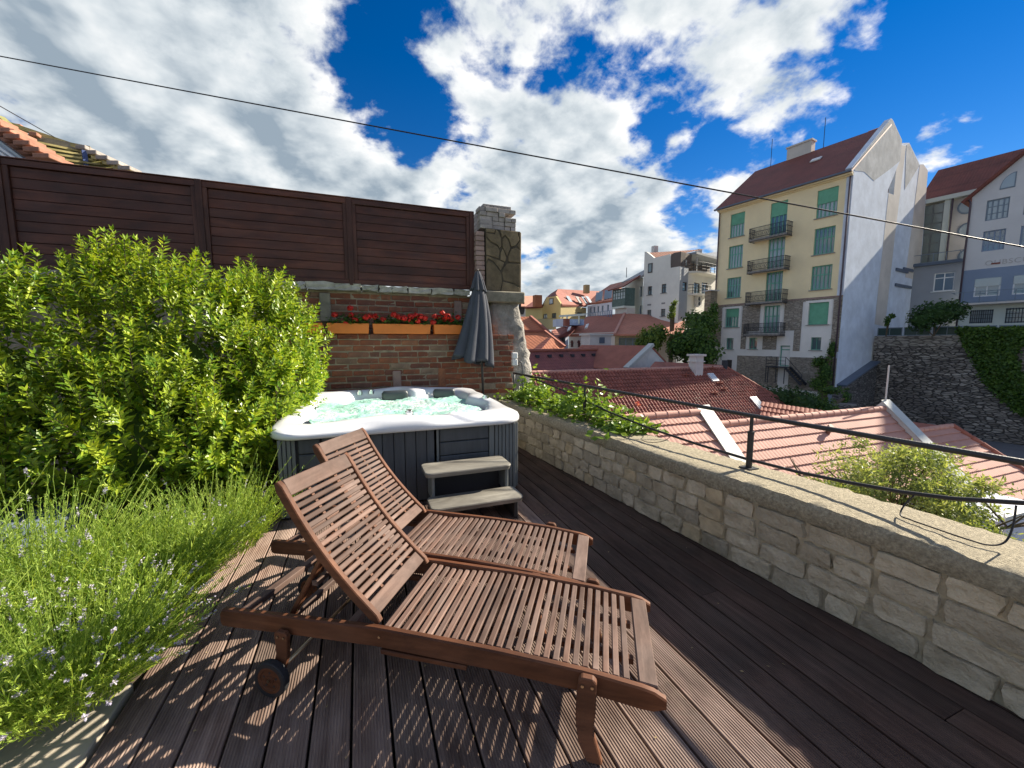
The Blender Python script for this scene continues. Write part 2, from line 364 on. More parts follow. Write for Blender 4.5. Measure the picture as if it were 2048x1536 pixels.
def water_mat():
    m, nt, b = new_mat('bubbling_water'); g = G(nt); v = g.obj()
    n = g.noise(v, 8.0, 8, .74, 1.4); n2 = g.noise(v, 1.3, 3)
    f = g.mr(g.math('ADD', n, g.math('MULTIPLY', g.math('SUBTRACT', n2, .5), .55)), .44, .64, 0, 1)
    nt.links.new(g.mix(f, (.36,.68,.58), (.84,.93,.90)), b.inputs['Base Color'])
    b.inputs['Roughness'].default_value = .12; b.inputs['Specular IOR Level'].default_value = .5
    nt.links.new(g.bump(g.noise(v, 9, 6, .65, 1.2), .5, .05), b.inputs['Normal']); return m
MT['water'] = water_mat()
MT['foam'] = M('white_foam', (.85,.92,.90), .4, .1, 20, .6, 60, 0)

# ------------------------------------------------------------------ ground, bed, deck
gr = MB().poly([(-900, -900, -6.6), (900, -900, -6.6), (900, 900, -6.6), (-900, 900, -6.6)]).build('ground', M('town_ground', (.09,.09,.085), .95, .3, .4, .2, 3, 0)); tag(gr, kind='structure')
bs = MB().box(-7, 2.9, -2.5, 6.4, -6.5, -.16).build('terrace_base', M('terrace_fill', (.2,.18,.15), .9)); tag(bs, kind='structure')
bed = MB(); nx, ny = 44, 44; V = []; 
for j in range(ny+1):
    for i in range(nx+1):
        x = -6+(5.02)*i/nx; y = -1.0+7.05*j/ny
        V.append((x, y, .03+.05*math.sin(x*5+y*3)*math.sin(y*4)-(.06 if i == nx else 0)-(.12 if y < 2.05 else 0)))
F = [(j*(nx+1)+i, j*(nx+1)+i+1, (j+1)*(nx+1)+i+1, (j+1)*(nx+1)+i) for j in range(ny) for i in range(nx)]
tag(np_mesh('planting_bed', V, F, MT['soil'], None, True), kind='structure')
pv = MB().box(-4.5, -.985, -1.2, 2.1, -.1, .012).build('paving', MT['paving'], None, bevel=.006); tag(pv, kind='structure')
deck = thing('deck', kind='structure')
PITCH, GX0 = .1475, -.085
def plank_mesh(L, W=.1370, T=.026, ng=11):
    prof = [(-W/2, -T), (-W/2, -.003), (-W/2+.003, 0)]
    gw = (W-.012)/ng
    for k in range(ng):
        x = -W/2+.006+k*gw
        prof += [(x+gw*.12, 0), (x+gw*.3, -.0026), (x+gw*.7, -.0026), (x+gw*.88, 0)]
    prof += [(W/2-.003, 0), (W/2, -.003), (W/2, -T)]
    mb = MB(); n = len(prof); segs = max(2, int(L/.5)); rs = []
    for s in range(segs+1): rs.append([(x, L*s/segs, z) for x, z in prof])
    mb.rings(rs, closed=False); mb.poly([(x, 0, z) for x, z in prof]); mb.poly([(x, L, z) for x, z in prof[::-1]])
    return mb.mesh('plank')
JOINT = {13: 1.687, 15: .738, 10: 4.3, 3: .3, 6: 4.6, 8: -.1, 0: 3.9, -4: 4.1, 12: 5.0, 16: 3.4}
rk = random.Random(5)
for k in range(-6, 18):
    x = GX0+PITCH*(k+.5); y0, y1 = -1.1, 6.02
    if k >= 14: y0 = -1.1
    cuts = [y0]+([JOINT[k]] if k in JOINT else [])+[y1]
    for a, b2 in zip(cuts[:-1], cuts[1:]):
        me = plank_mesh(b2-a-.004)
        link_mesh('plank', me, MT['deck'] if k < 10 else MT['deck_dark'], deck, (x, a+.002, rk.uniform(-.0015, .001)), (0, rk.uniform(-.004, .004), 0))  # boards nearer the parapet get the darker wood colour
MB().box(-.97, 2.6, -1.2, 6.05, -.15, -.05).build('joist_shadow_board', M('joist_shadow_black', (.02,.017,.015), .95), deck)  # near-black board added to stand in for shade under the planks

# ------------------------------------------------------------------ parapet wall
WP = np.array([2.07+(5.35-6.05)*.0787, 6.05, 0.0]); WT = np.array([.0785, -.9969, 0.0]); WN = np.array([-.9969, -.0785, 0.0])
WTOP, CAPB, WLEN, WWID = .585, .468, 7.4, .42
par = thing('parapet_wall', 'low limestone parapet wall with rough concrete coping along the deck edge', 'wall', tuple(WP))
def WQ(s, n, z): return WP+WT*s+WN*n+np.array([0, 0, z])
def frame_box(mb, s0, s1, n0, n1, z0, z1):
    return mb.obox(WQ((s0+s1)/2, (n0+n1)/2, (z0+z1)/2), WT, WN, (0, 0, 1), (s1-s0)/2, (n1-n0)/2, (z1-z0)/2)
frame_box(MB(), -.02, WLEN, -WWID+.02, 0, -.14, CAPB-.002).build('mortar_core', MT['mortar'], par)
# coping: rough edged concrete in a few lengths
def rough_strip(s0, s1):
    mb = MB(); ns = int((s1-s0)/.035); rs = []
    for i in range(ns+1):
        s = s0+(s1-s0)*i/ns; j = lambda a: rng.normal(0, a)
        zt = WTOP+.006*math.sin(s*3.1)
        rs.append([WQ(s, .022+j(.004), CAPB+.004+j(.003)), WQ(s, .033+j(.004), CAPB+.03+j(.004)), WQ(s, .034+j(.005), (CAPB+WTOP)/2+j(.006)), WQ(s, .032+j(.004), WTOP-.026+j(.004)), WQ(s, .017+j(.004), zt-.004+j(.002)),
                   WQ(s, -.06+j(.003), zt+j(.0012)), WQ(s, -.2+j(.003), zt+j(.0012)), WQ(s, -.33, zt+j(.0012)), WQ(s, -WWID+j(.006), zt-.006+j(.003)), WQ(s, -WWID-.012+j(.005), CAPB+.05), WQ(s, -WWID-.01, CAPB)])
    mb.rings(rs, True, True, True); return mb
for a, b2 in ((-.03, WLEN),): rough_strip(a, b2).build('coping', MT['concrete'], par, smooth=True, angle=R(50))
def stone_patch(mb, O, T, N, Z, L, H, D, rough=.006, nx=6, nz=4, rr=.03):
    O, T, N, Z = (np.array(q, float) for q in (O, T, N, Z)); b = len(mb.v)
    k = rng.normal(0, .008, (2, 2, 2)); tilt = rng.normal(0, .004, 2)
    G0 = rng.normal(0, rough, (nz+1, nx+1))
    for j in range(nz+1):
        for i in range(nx+1):
            u, w = i/nx, j/nz; cu, cw = abs(u-.5)*2, abs(w-.5)*2
            e = max(cu, cw) >= .999
            dx = k[int(w+.5)][int(u+.5)]
            pu = u*L+dx[0]; pz = w*H+dx[1]
            if cu > .99 and cw > .99: pu += (rr*.45 if u < .5 else -rr*.45); pz += (rr*.35 if w < .5 else -rr*.35)
            dd = -.012 if e else D*(1-.35*max(cu, cw)**6)+G0[j, i]+tilt[0]*(u-.5)*2+tilt[1]*(w-.5)*2
            if e: pu += rng.normal(0, .004); pz += rng.normal(0, .004)
            mb.v.append(tuple(O+T*pu+Z*pz+N*dd))
    # pull the first inner ring close to the border so that the face stays broad
    for j in range(nz):
        for i in range(nx): mb.f.append((b+j*(nx+1)+i, b+j*(nx+1)+i+1, b+(j+1)*(nx+1)+i+1, b+(j+1)*(nx+1)+i))
    return mb
def grid_u(n):                     # not uniform: thin border cells
    return [0]+[.025+.95*i/(n-2) for i in range(n-1)]+[1]
def stone_block(O, T, N, Z, L, H, D, rough=.005):
    O, T, N, Z = (np.array(q, float) for q in (O, T, N, Z)); mb = MB()
    us, ws = grid_u(6), [0, .05, .35, .65, .95, 1]; nx, nz = 6, 5
    us = us[:nx+1] if len(us) > nx+1 else us; nx = len(us)-1
    jit = rng.normal(0, .0035, (2, 2, 2)); tilt = rng.normal(0, .004, 2)
    for j, w in enumerate(ws):
        for i, u in enumerate(us):
            edge = i in (0, nx) or j in (0, nz); q = jit[int(w+.5)][int(u+.5)]
            pu = u*L+q[0]; pz = w*H+q[1]
            if i in (0, 1, nx-1, nx) and j in (0, 1, nz-1, nz):
                pu += (.005 if u < .5 else -.005); pz += (.004 if w < .5 else -.004)
            if edge: dd = -.004; pu += rng.normal(0, .0045); pz += rng.normal(0, .0045)
            else: dd = D+rng.normal(0, rough)+tilt[0]*(u-.5)+tilt[1]*(w-.5)
            mb.v.append(tuple(O+T*pu+Z*pz+N*dd))
    for j in range(nz):
        for i in range(nx): mb.f.append((j*(nx+1)+i, (j+1)*(nx+1)+i, (j+1)*(nx+1)+i+1, j*(nx+1)+i+1))
    return mb
rows = [(0.003, .119), (.126, .112), (.242, .116), (.362, .107)]
for ri, (z0, h) in enumerate(rows):
    s = rk.uniform(-.05, .05)
    while s < WLEN-.1:
        L = rk.choice((.15, .18, .2, .22, .25, .29))*rk.uniform(.9, 1.1)
        z1 = z0+rk.uniform(-.002, .003); hh = h*rk.uniform(.95, 1.0)
        if .0 < s:
            ob = stone_block(WQ(s, 0, z1), WT, WN, (0, 0, 1), L, hh, rk.uniform(.014, .026)).build('stone', MT['stone_y'] if rk.random() < .09 else MT['stone'], par, smooth=True, angle=R(24))
        s += L+rk.uniform(.008, .018)

# ------------------------------------------------------------------ railing and cables on the parapet
def railpt(Y, z): return (2.611+(2.02-Y)*.0787, Y, z)
rl = thing('railing', 'black iron handrail on short posts above the parapet wall', 'railing', railpt(2.03, .585))
rp = [railpt(y, .972+.006*max(0, y-2)) for y in (5.98, 5.0, 4.0, 3.0, 2.0, 1.0, 0.0, -1.2)]
MB().tube(rp, .0155, 10).build('top_rail', MT['iron'], rl, smooth=True)
for Y in (4.05, 2.03, .0):
    px, py, _ = railpt(Y, 0)
    m = MB().tube([(px, py, .58), (px, py, .845)], .021, 12).tube([(px, py, .845), (px, py, .97)], .0125, 10).tube([(px, py, .84), (px, py, .858)], .0235, 12)
    m.box(px-.045, px+.045, py-.045, py+.045, .582, .594); m.build('post', MT['iron'], rl, smooth=True, angle=R(40))
x6, y6, _ = railpt(5.95, 0)
MB().tube([(x6, y6, .99), (x6-.01, y6, .80), (x6-.01, y6+.01, .62), (x6-.08, y6-.02, .60), (x6-.32, y6-.06, .605)], .011, 8).build('end_bracket', MT['iron'], rl, smooth=True)
sag = [(5.9, 1.0), (5.5, .985), (4.84, .917), (4.14, .832), (3.6, .745), (3.0, .685), (2.45, .658), (2.06, .649), (1.69, .657), (1.42, .677), (1.19, .702), (1.0, .735), (.78, .795), (.4, .90), (-.2, 1.05)]
sc = MB().tube([railpt(y, z) for y, z in sag], .011, 8).build('sagging_cable', MT['cable'], None, smooth=True)
tag(sc, 'thick black cable sagging below the handrail along the parapet', 'cable')
lp = [railpt(1.14, .70), np.array(railpt(1.165, .64))+[-.02, 0, 0], (2.60, 1.15, .602), (2.585, 1.10, .5995), (2.575, 1.0, .5995), (2.57, .89, .5995), (2.585, .83, .60), (2.63, .80, .62), (2.685, .80, .68), railpt(.805, .775)]
def smooth_path(P, n=6):
    P = [np.array(p, float) for p in P]; out = []
    for i in range(len(P)-1):
        p0, p1, p2, p3 = P[max(i-1, 0)], P[i], P[i+1], P[min(i+2, len(P)-1)]
        for k in range(n):
            t = k/n; out.append(.5*((2*p1)+(-p0+p2)*t+(2*p0-5*p1+4*p2-p3)*t*t+(-p0+3*p1-3*p2+p3)*t**3))
    out.append(P[-1]); return out
tag(MB().tube(smooth_path(lp), .004, 6).build('hanging_wire', MT['cable'], None, True), 'thin dark wire loop drooping onto the coping near the right edge', 'wire')
tag(MB().tube(smooth_path([railpt(3.1, .69), (2.45, 3.1, .64), (2.36, 3.12, .596), (2.33, 3.2, .596)]), .003, 5).build('hanging_wire', MT['cable'], None, True), 'short curled grey wire end on the coping beside the climbing plant', 'wire')
tag(MB().tube(smooth_path([railpt(2.75, .67), (2.5, 2.78, .62), (2.42, 2.86, .596), (2.40, 2.95, .596)]), .003, 5).build('hanging_wire', MT['cable'], None, True), 'second curled wire end lying on the coping nearer the post', 'wire')

# ------------------------------------------------------------------ hot tub
TX, TY, TA, TB = .395, 4.74, 1.14, 1.12
tub = thing('hot_tub', 'square white acrylic hot tub with dark grey cabinet and bubbling turquoise water', 'hot tub', (TX, TY, 0))
def rrect(a, b, r, z, n=16, cx=TX, cy=TY, fz=None):
    pts = []
    for q in range(4):
        ccx = (a-r)*(1 if q in (0, 3) else -1); ccy = (b-r)*(1 if q in (0, 1) else -1)
        for k in range(n+1):
            t = math.pi/2*q+math.pi/2*k/n; pts.append((cx+ccx+r*math.cos(t), cy+ccy+r*math.sin(t)))
    # resample evenly
    P = np.array(pts+[pts[0]]); d = np.r_[0, np.cumsum(np.hypot(*np.diff(P, axis=0).T))]; m = 160
    t = np.linspace(0, d[-1], m, endpoint=False); X = np.interp(t, d, P[:, 0]); Yv = np.interp(t, d, P[:, 1])
    return np.c_[X, Yv, np.full(m, z)]
def shell():
    prof = [(.045, .690, .24), (.010, .694, .25), (.0, .712, .26), (.0, .745, .26), (.010, .775, .26), (.045, .800, .27), (.11, .812, .28), (.17, .812, .30), (.215, .80, .32), (.24, .77, .34), (.262, .72, .36), (.285, .66, .38), (.33, .55, .4)]
    rs = []; m = 160
    for i, (ins, z, r) in enumerate(prof):
        q = rrect(TA-ins, TB-ins, r, z)
        ang = np.arctan2(q[:, 1]-TY, q[:, 0]-TX)
        if i >= 4:
            k = min(1, (i-4)/4)
            # moulded seat backs: the inner face bulges in and out, the rim dips by the shoulders
            bk = 1+.9*np.clip((q[:, 1]-TY)/.8, 0, 1); bul = bk*(.045*np.sin(ang*6+.6)*k + .030*np.sin(ang*11+1.2)*k)
            q[:, 0] -= np.cos(ang)*bul; q[:, 1] -= np.sin(ang)*bul
            q[:, 2] += (.014*np.cos(ang*4)+.012*np.sin(ang*6+.2))*(1 if 5 <= i <= 9 else .4)
        if 3 <= i <= 6:      # long shallow dishes in the front lip
            fr = np.clip((-(q[:, 1]-TY)-.85)/.15, 0, 1)
            for c0, w0 in ((TX-.62, .36), (TX+.62, .40)):
                g = np.exp(-((q[:, 0]-c0)/w0)**4)*fr
                if i in (4, 5): q[:, 2] -= .034*g; q[:, 1] += .018*g
                if i == 6: q[:, 2] -= .012*g
        if i >= 3: q[:, 2] += .045*np.clip((q[:, 1]-TY-.3)/.6, 0, 1)**1.5
        rs.append(q)
    return MB().rings(rs)
shell().build('shell', MT['acrylic'], tub, smooth=True)
# water sheet with small waves
def water():
    n = 90; a, b, r = TA-.265, TB-.265, .36; V = []; idx = {}
    for j in range(n+1):
        for i in range(n+1):
            x, y = (i/n*2-1)*a, (j/n*2-1)*b
            dx, dy = abs(x)-(a-r), abs(y)-(b-r)
            if dx > 0 and dy > 0:
                l = math.hypot(dx, dy)
                if l > r: x = math.copysign(a-r+dx/l*r, x); y = math.copysign(b-r+dy/l*r, y)
            z = .742+.010*math.sin(x*13+2*math.sin(y*7))+.009*math.sin(y*17+x*9)+rng.normal(0, .0035)+.03*math.exp(-((x+.42)**2+(y+.1)**2)/.02)*rng.uniform(.3, 1)+.025*math.exp(-((x-.4)**2+(y-.3)**2)/.015)*rng.uniform(.3, 1)
            V.append((TX+x, TY+y, z))
    F = [(j*(n+1)+i, j*(n+1)+i+1, (j+1)*(n+1)+i+1, (j+1)*(n+1)+i) for j in range(n) for i in range(n)]
    return V, F
V, F = water(); np_mesh('water', V, F, MT['water'], tub, True)
def bubbles():
    mb = MB()
    for _ in range(150):
        c = random.choice(((TX-.45, TY-.05, .34), (TX+.35, TY-.3, .28), (TX-.1, TY+.35, .25), (TX+.3, TY+.45, .22)))
        x, y = random.gauss(c[0], c[2]*.5), random.gauss(c[1], c[2]*.5)
        if abs(x-TX) > .75 or abs(y-TY) > .72: continue
        r = random.uniform(.012, .03); h = r*random.uniform(.25, .7)
        rs = [[(x+r*math.cos(t)*k, y+r*math.sin(t)*k, .742+h*z) for t in (0, 1.05, 2.09, 3.14, 4.19, 5.24)] for k, z in ((1, 0), (.85, .5), (.4, .95))]
        mb.rings(rs, cap1=True)
    return mb
def pillow(x, y, z, wx, rz):
    mb = MB(); rs = []
    for k, zz in ((.0, -.075), (.8, -.07), (1, -.045), (1, .03), (.85, .06), (0, .064)):
        q = []
        for t in np.linspace(0, 2*math.pi, 24, endpoint=False):
            ca, sa = math.cos(t), math.sin(t)
            px = math.copysign(abs(ca)**.5, ca)*wx*max(k, .02); py = math.copysign(abs(sa)**.6, sa)*.045*max(k, .02)
            q.append((x+px*math.cos(rz)-py*math.sin(rz), y+px*math.sin(rz)+py*math.cos(rz), z+zz))
        rs.append(q)
    return mb.rings(rs, cap0=True, cap1=True)
pillow(.42, 5.49, .79, .17, 0).build('headrest', MT['pillow'], tub, smooth=True)
pillow(1.07, 5.47, .79, .15, -.15).build('headrest', MT['pillow'], tub, smooth=True)
for x, y in ((.13, 5.68), (.77, 5.69), (1.41, 4.62), (-.52, 5.55), (.42, 3.86), (-.02, 5.66)):
    MB().tube([(x, y, .80), (x, y, .838)], .042, 16).tube([(x, y, .836), (x, y, .856)], .03, 16).build('control_knob', MT['chrome'], tub, smooth=True, angle=R(40))
# cabinet: dark core, corner posts of narrow ribs, vertical planks and two louvred panels
CX0, CX1, CY0, CY1 = TX-TA+.06, TX+TA-.06, TY-TB+.07, TY+TB-.07
MB().box(CX0+.02, CX1-.02, CY0+.02, CY1-.02, .01, .695).build('cabinet_core', MT['cab_core'], tub)
def vplank(x0, x1, mat, z0=.02, z1=.688): MB().box(x0+.002, x1-.002, CY0-.004, CY0+.02, z0, z1).build('cabinet_plank', mat, tub, bevel=.003)
edges = [(CX0+.16, -.33, 1), (-.33, .62, 0), (.64, 1.16, 1)]
x = CX0+.02
while x < CX0+.15: vplank(x, x+.032, MT['cab_trim']); x += .034
for k in range(5):
    z0 = .03+k*.132; MB().box(CX0+.175, -.345, CY0-.001, CY0+.02, z0, z0+.124).build('louvre_board', MT['cab'], tub, bevel=.006)
    MB().box(.675, 1.155, CY0-.001, CY0+.02, z0, z0+.124).build('louvre_board', MT['cab'], tub, bevel=.006)
x = -.33
while x < .60: vplank(x, x+.096, MT['cab']); x += .098
vplank(.615, .668, MT['cab_trim']); vplank(1.16, 1.215, MT['cab_trim'])
x = 1.22
while x < CX1-.03: vplank(x, x+.036, MT['cab_trim']); x += .038
y = CY0+.03
while y < CY1:
    w = .036 if (y < CY0+.25 or y > CY1-.25) else .10
    MB().box(CX1-.02, CX1+.004, y+.002, y+w-.002, .02, .688).build('cabinet_plank', MT['cab_trim'], tub, bevel=.003); y += w+.002
MB().tube([(-.40, CY0-.005, .40), (-.40, CY0-.02, .40)], .022, 16).build('lock', MT['iron'], tub, smooth=True)
# ------------------------------------------------------------------ tub steps
st = thing('tub_steps', 'two tread grey plastic steps standing before the hot tub', 'steps', (.87, 3.35, 0))
def tread(x0, x1, y0, y1, z):
    rs = []
    for zz, k in ((z-.045, .008), (z-.012, 0), (z-.003, .004), (z, .014)):
        rs.append(rrect((x1-x0)/2-k, (y1-y0)/2-k, .05, zz, cx=(x0+x1)/2, cy=(y0+y1)/2))
    return MB().rings(rs, cap0=True, cap1=True)
tread(.475, 1.255, 3.0, 3.28, .205).build('tread', MT['step'], st, smooth=True, angle=R(35))
tread(.47, 1.235, 3.24, 3.55, .415).build('tread', MT['step'], st, smooth=True, angle=R(35))
for x in (.52, 1.18):
    MB().box(x, x+.035, 3.05, 3.52, .004, .165).build('side_panel', MT['cab_core'], st, bevel=.006)
    MB().box(x+.004, x+.03, 3.28, 3.5, .16, .375).build('leg', MT['cab_trim'], st, bevel=.006)
MB().box(.55, 1.18, 3.46, 3.49, .02, .36).build('back_panel', MT['cab_core'], st)
# ------------------------------------------------------------------ sun loungers
LW, LL = .55, 1.90
def zr(s): return float(np.interp(s, (0, .4, .79, 1.3, 1.63, 1.9), (.300, .325, .345, .338, .320, .288)))
def make_lounger(loc, label):
    o = thing('sun_lounger', label, 'sun lounger', loc, R(-33.9), 'slatted wooden sun loungers')
    B = lambda mb, n, m, **k: mb.build(n, m, o, local=True, **k)
    def rail(w0, w1):
        rs = []
        for s in [0, .008, .03]+list(np.linspace(.08, 1.82, 26))+[1.86, 1.89, 1.90]:
            e = min(s, LL-s); ee = e if s > 1 else e*4+.012; h = .084*(min(1, .45+ee/.05*.55) if ee < .05 else 1); zt = zr(s)-(.084-h)*.45; c = .006
            rs.append([(s, w0+c, zt-h), (s, w1-c, zt-h), (s, w1, zt-h+c), (s, w1, zt-c), (s, w1-c, zt), (s, w0+c, zt), (s, w0, zt-c), (s, w0, zt-h+c)])
        return MB().rings(rs, True, True, True)
    B(rail(0, .03), 'side_rail', MT['teak_l'], smooth=True, angle=R(30)); B(rail(LW-.03, LW), 'side_rail', MT['teak_l'], smooth=True, angle=R(30))
    # seat slats
    n = 27
    for i in range(n):
        s = .815+i*.0366; zt = zr(s)-.006-.012*math.exp(-((s-.95)/.12)**2); dz = zr(s+.01)-zr(s-.01)
        ax = np.array([.02, 0, dz]); ax = ax/np.linalg.norm(ax); az = np.cross(ax, (0, 1, 0))
        B(MB().obox((s, LW/2, zt-.007), ax, (0, 1, 0), az, .0118, LW/2-.033, .007), 'seat_slat', MT['teak_w'], bevel=.003)
    s = 1.842; ax = np.array([.02, 0, zr(s+.01)-zr(s-.01)]); ax = ax/np.linalg.norm(ax); az = np.cross(ax, (0, 1, 0))
    B(MB().obox((s, LW/2, zr(s)-.011), ax, (0, 1, 0), az, .034, LW/2-.031, .009), 'end_board', MT['teak_w'], bevel=.004)
    for w in (.17, .37):
        rs = [[(s, w-.012, zr(s)-.05), (s, w+.012, zr(s)-.05), (s, w+.012, zr(s)-.028), (s, w-.012, zr(s)-.028)] for s in np.linspace(.82, 1.8, 12)]
        B(MB().rings(rs, True, True, True), 'slat_bearer', MT['teak_l'])
    for s, z in ((.085, -.03), (.62, -.055), (.80, -.045), (1.2, -.06)):
        B(MB().box(s-.02, s+.02, .03, LW-.03, zr(s)+z-.018, zr(s)+z+.012), 'cross_rail', MT['teak_w'], bevel=.003)
    # backrest
    H0 = np.array([.775, 0, .338]); bd = np.array([-.640, 0, .768]); bd = bd/np.linalg.norm(bd); nb = np.array([bd[2], 0, -bd[0]]); LB = .73
    def bp(t, w, d): return H0+bd*(t-.06*0)+nb*(d-.035*math.sin(math.pi*min(max(t/LB, 0), 1)))+np.array([0, w, 0])
    def stile(w0, w1):
        rs = []
        for t in [0, .01, .03]+list(np.linspace(.06, LB-.05, 14))+[LB-.03, LB-.01, LB]:
            e = min(t, LB-t); hh = .021*(min(1, .5+e/.03*.5)); c = .004
            rs.append([bp(t, w0+c, -hh), bp(t, w1-c, -hh), bp(t, w1, -hh+c), bp(t, w1, hh-c), bp(t, w1-c, hh), bp(t, w0+c, hh), bp(t, w0, hh-c), bp(t, w0, -hh+c)])
        return MB().rings(rs, True, True, True)
    B(stile(.034, .062), 'backrest_stile', MT['teak_l'], smooth=True, angle=R(30)); B(stile(LW-.062, LW-.034), 'backrest_stile', MT['teak_l'], smooth=True, angle=R(30))
    def bslat(t, hw, name, d=.004, th=.008):
        a, b2 = bp(t-.01, 0, 0), bp(t+.01, 0, 0); u = (b2-a)/np.linalg.norm(b2-a); nn = np.cross(u, (0, 1, 0)); nn = nn if nn[0] > 0 else -nn
        c = bp(t, LW/2, d); B(MB().obox(c, u, (0, 1, 0), nn, hw, LW/2-.061, th), name, MT['teak_w'], bevel=.003)
    bslat(.055, .032, 'backrest_rail'); bslat(LB-.04, .038, 'backrest_rail', .006, .011)
    nsl = 17
    for i in range(nsl): bslat(.112+i*(LB-.21)/(nsl-1), .0112, 'backrest_slat')
    for w in (.19, .37):
        rs = [[bp(t, w-.008, -.013), bp(t, w+.008, -.013), bp(t, w+.008, -.004), bp(t, w-.008, -.004)] for t in np.linspace(.05, LB-.05, 9)]
        B(MB().rings(rs, True, True, True), 'backrest_batten', MT['teak_l'])
    # prop behind the backrest
    for w in (.078, LW-.078):
        a = bp(.36, w, -.03); B(MB().beam(a, (.30, w, .245), .022, .042, (0, 1, 0)), 'prop_arm', MT['teak_l'], bevel=.005)
        B(MB().box(a[0]-.028, a[0]+.028, w-.018, w+.018, a[2]-.02, a[2]+.035), 'prop_block', MT['teak_l'], bevel=.006)
    B(MB().box(.285, .312, .07, LW-.07, .235, .262), 'prop_bar', MT['teak_w'], bevel=.003)
    B(MB().box(.44, .47, .06, LW-.06, .44, .465), 'prop_bar', MT['teak_w'], bevel=.003)
    for w in (.035, LW-.06): B(MB().box(.10, .74, w, w+.025, .235, .262), 'ratchet_rail', MT['teak_l'], bevel=.003)
    B(MB().box(.80, 1.17, -.004+.006, .028, .232, .252), 'slide_batten', MT['teak_l'], bevel=.003)
    # wheels with brackets
    for sg, w in ((-1, -.022), (1, LW+.022)):
        rs = [[(.352+dx, w-.011, z) for dx, z in ((-.028, .265), (.028, .265))], ]
        pl = [(.318, .262), (.33, .275), (.372, .275), (.384, .262), (.378, .16), (.345, .065), (.315, .06), (.302, .08), (.322, .17)]
        B(MB().extrude([(a, w-.011, b2) for a, b2 in pl], (0, .022, 0)), 'wheel_bracket', MT['teak_l'], bevel=.003)
        cw = w+sg*.033; cs, cz, rad = .318, .078, .078
        ring = lambda r, ww: [(cs+r*math.cos(t), ww, cz+r*math.sin(t)) for t in np.linspace(0, 2*math.pi, 40, endpoint=False)]
        wh = MB().rings([ring(.058, cw-.017), ring(.074, cw-.017), ring(rad, cw-.012), ring(rad, cw+.012), ring(.074, cw+.017), ring(.058, cw+.017), ring(.058, cw-.017)])
        wo = B(wh, 'wheel', MT['tyre'], smooth=True, angle=R(35))
        rim = MB().rings([ring(.006, cw-.015), ring(.018, cw-.0155), ring(.020, cw-.011), ring(.044, cw-.011), ring(.047, cw-.016), ring(.0585, cw-.016), ring(.0585, cw+.016), ring(.047, cw+.016), ring(.044, cw+.011), ring(.02, cw+.011), ring(.018, cw+.0155), ring(.006, cw+.015)], True, True, True)
        ro = link_mesh('rim', rim.mesh('rim', None, True, 0, R(30)), MT['teak_l'], wo)
        for k in range(5):
            t = 2*math.pi*k/5+.3; x, z = cs+.032*math.cos(t), cz+.032*math.sin(t)
            link_mesh('rim_hole', MB().tube([(x, cw-.0118, z), (x, cw+.0118, z)], .005, 10).mesh('rim_hole'), MT['cab_core'], wo)
        link_mesh('axle_cap', MB().tube([(cs, cw+sg*.012, cz), (cs, cw+sg*.022, cz)], .007, 10).mesh('axle_cap', None, True, 0, R(40)), MT['brass'], wo)
        for dx in (-.014, .016):
            B(MB().tube([(.352+dx, w+sg*.011, .252), (.352+dx, w+sg*.015, .252)], .005, 10), 'bolt', MT['brass'], smooth=True, angle=R(40))
        # foot legs
        pl = [(1.60, .315), (1.612, .328), (1.652, .326), (1.664, .312), (1.662, .20), (1.655, .12), (1.69, .002), (1.635, .002), (1.604, .07), (1.592, .16), (1.593, .24)]
        lw_ = w
        B(MB().extrude([(a, lw_-.014, b2) for a, b2 in pl], (0, .028, 0)), 'leg', MT['teak_l'], bevel=.004)
        for dx in (-.018, .016):
            B(MB().tube([(1.632+dx, lw_+sg*.014, .298), (1.632+dx, lw_+sg*.018, .298)], .0055, 10), 'bolt', MT['brass'], smooth=True, angle=R(40))
        B(MB().tube([(.80, (0 if sg < 0 else LW)+sg*.0, .31), (.80, (0 if sg < 0 else LW)+sg*.004, .31)], .005, 10), 'bolt', MT['brass'], smooth=True, angle=R(40))
    B(MB().tube([(.318, -.04, .078), (.318, LW+.04, .078)], .008, 8), 'axle', MT['brass'], smooth=True)
    return o
L1 = make_lounger((-.633, 2.043, 0), 'nearest wooden sun lounger with raised slatted backrest and wheels')
L2 = copy_tree(L1); L2.location = (-.548, 2.678, 0); L2['label'] = 'wooden sun lounger behind the nearest one, closest to the hot tub steps'

# ------------------------------------------------------------------ closed umbrella
um = thing('umbrella', 'closed dark blue grey garden umbrella against the brick wall', 'umbrella', (1.80, 5.93, 0))
top = np.array([1.70, 5.92, 2.54]); bot = np.array([1.80, 5.93, .02])
MB().tube([bot, top], .019, 12).build('pole', MT['iron'], um, smooth=True)
MB().tube([(1.80, 5.93, .0), (1.80, 5.93, .06)], .13, 20).build('base', MT['iron'], um, smooth=True, angle=R(40))
def canopy(z0, z1, r0, r1, pleats, hem, shift):
    rs = []; m = 96; ks = np.linspace(0, 1, 22)
    for k in ks:
        z = z0+(z1-z0)*k; c = top+(bot-top)*((2.54-z)/2.52); c = c+np.array([shift[0]*k**1.6, shift[1]*k**1.6, 0]); r = r0+(r1-r0)*k**.85; q = []
        for t in np.linspace(0, 2*math.pi, m, endpoint=False):
            p = abs(math.sin(t*pleats/2+.35*math.sin(t*2+k)))**.7
            rr = r*(1-.46*(1-p)*min(1, .25+k*1.1)); sq = .75
            dz = hem*k**3*(math.sin(t*pleats*.5)*.5+math.cos(t)*(-.9))
            q.append((c[0]+rr*math.cos(t), c[1]+rr*sq*math.sin(t), z+dz))
        rs.append(q)
    inner = [[(x*.9+.1*(top[0]+.05), y*.94+.06*5.92, z+.02) for x, y, z in rs[-1]]]
    return MB().rings(rs+inner)
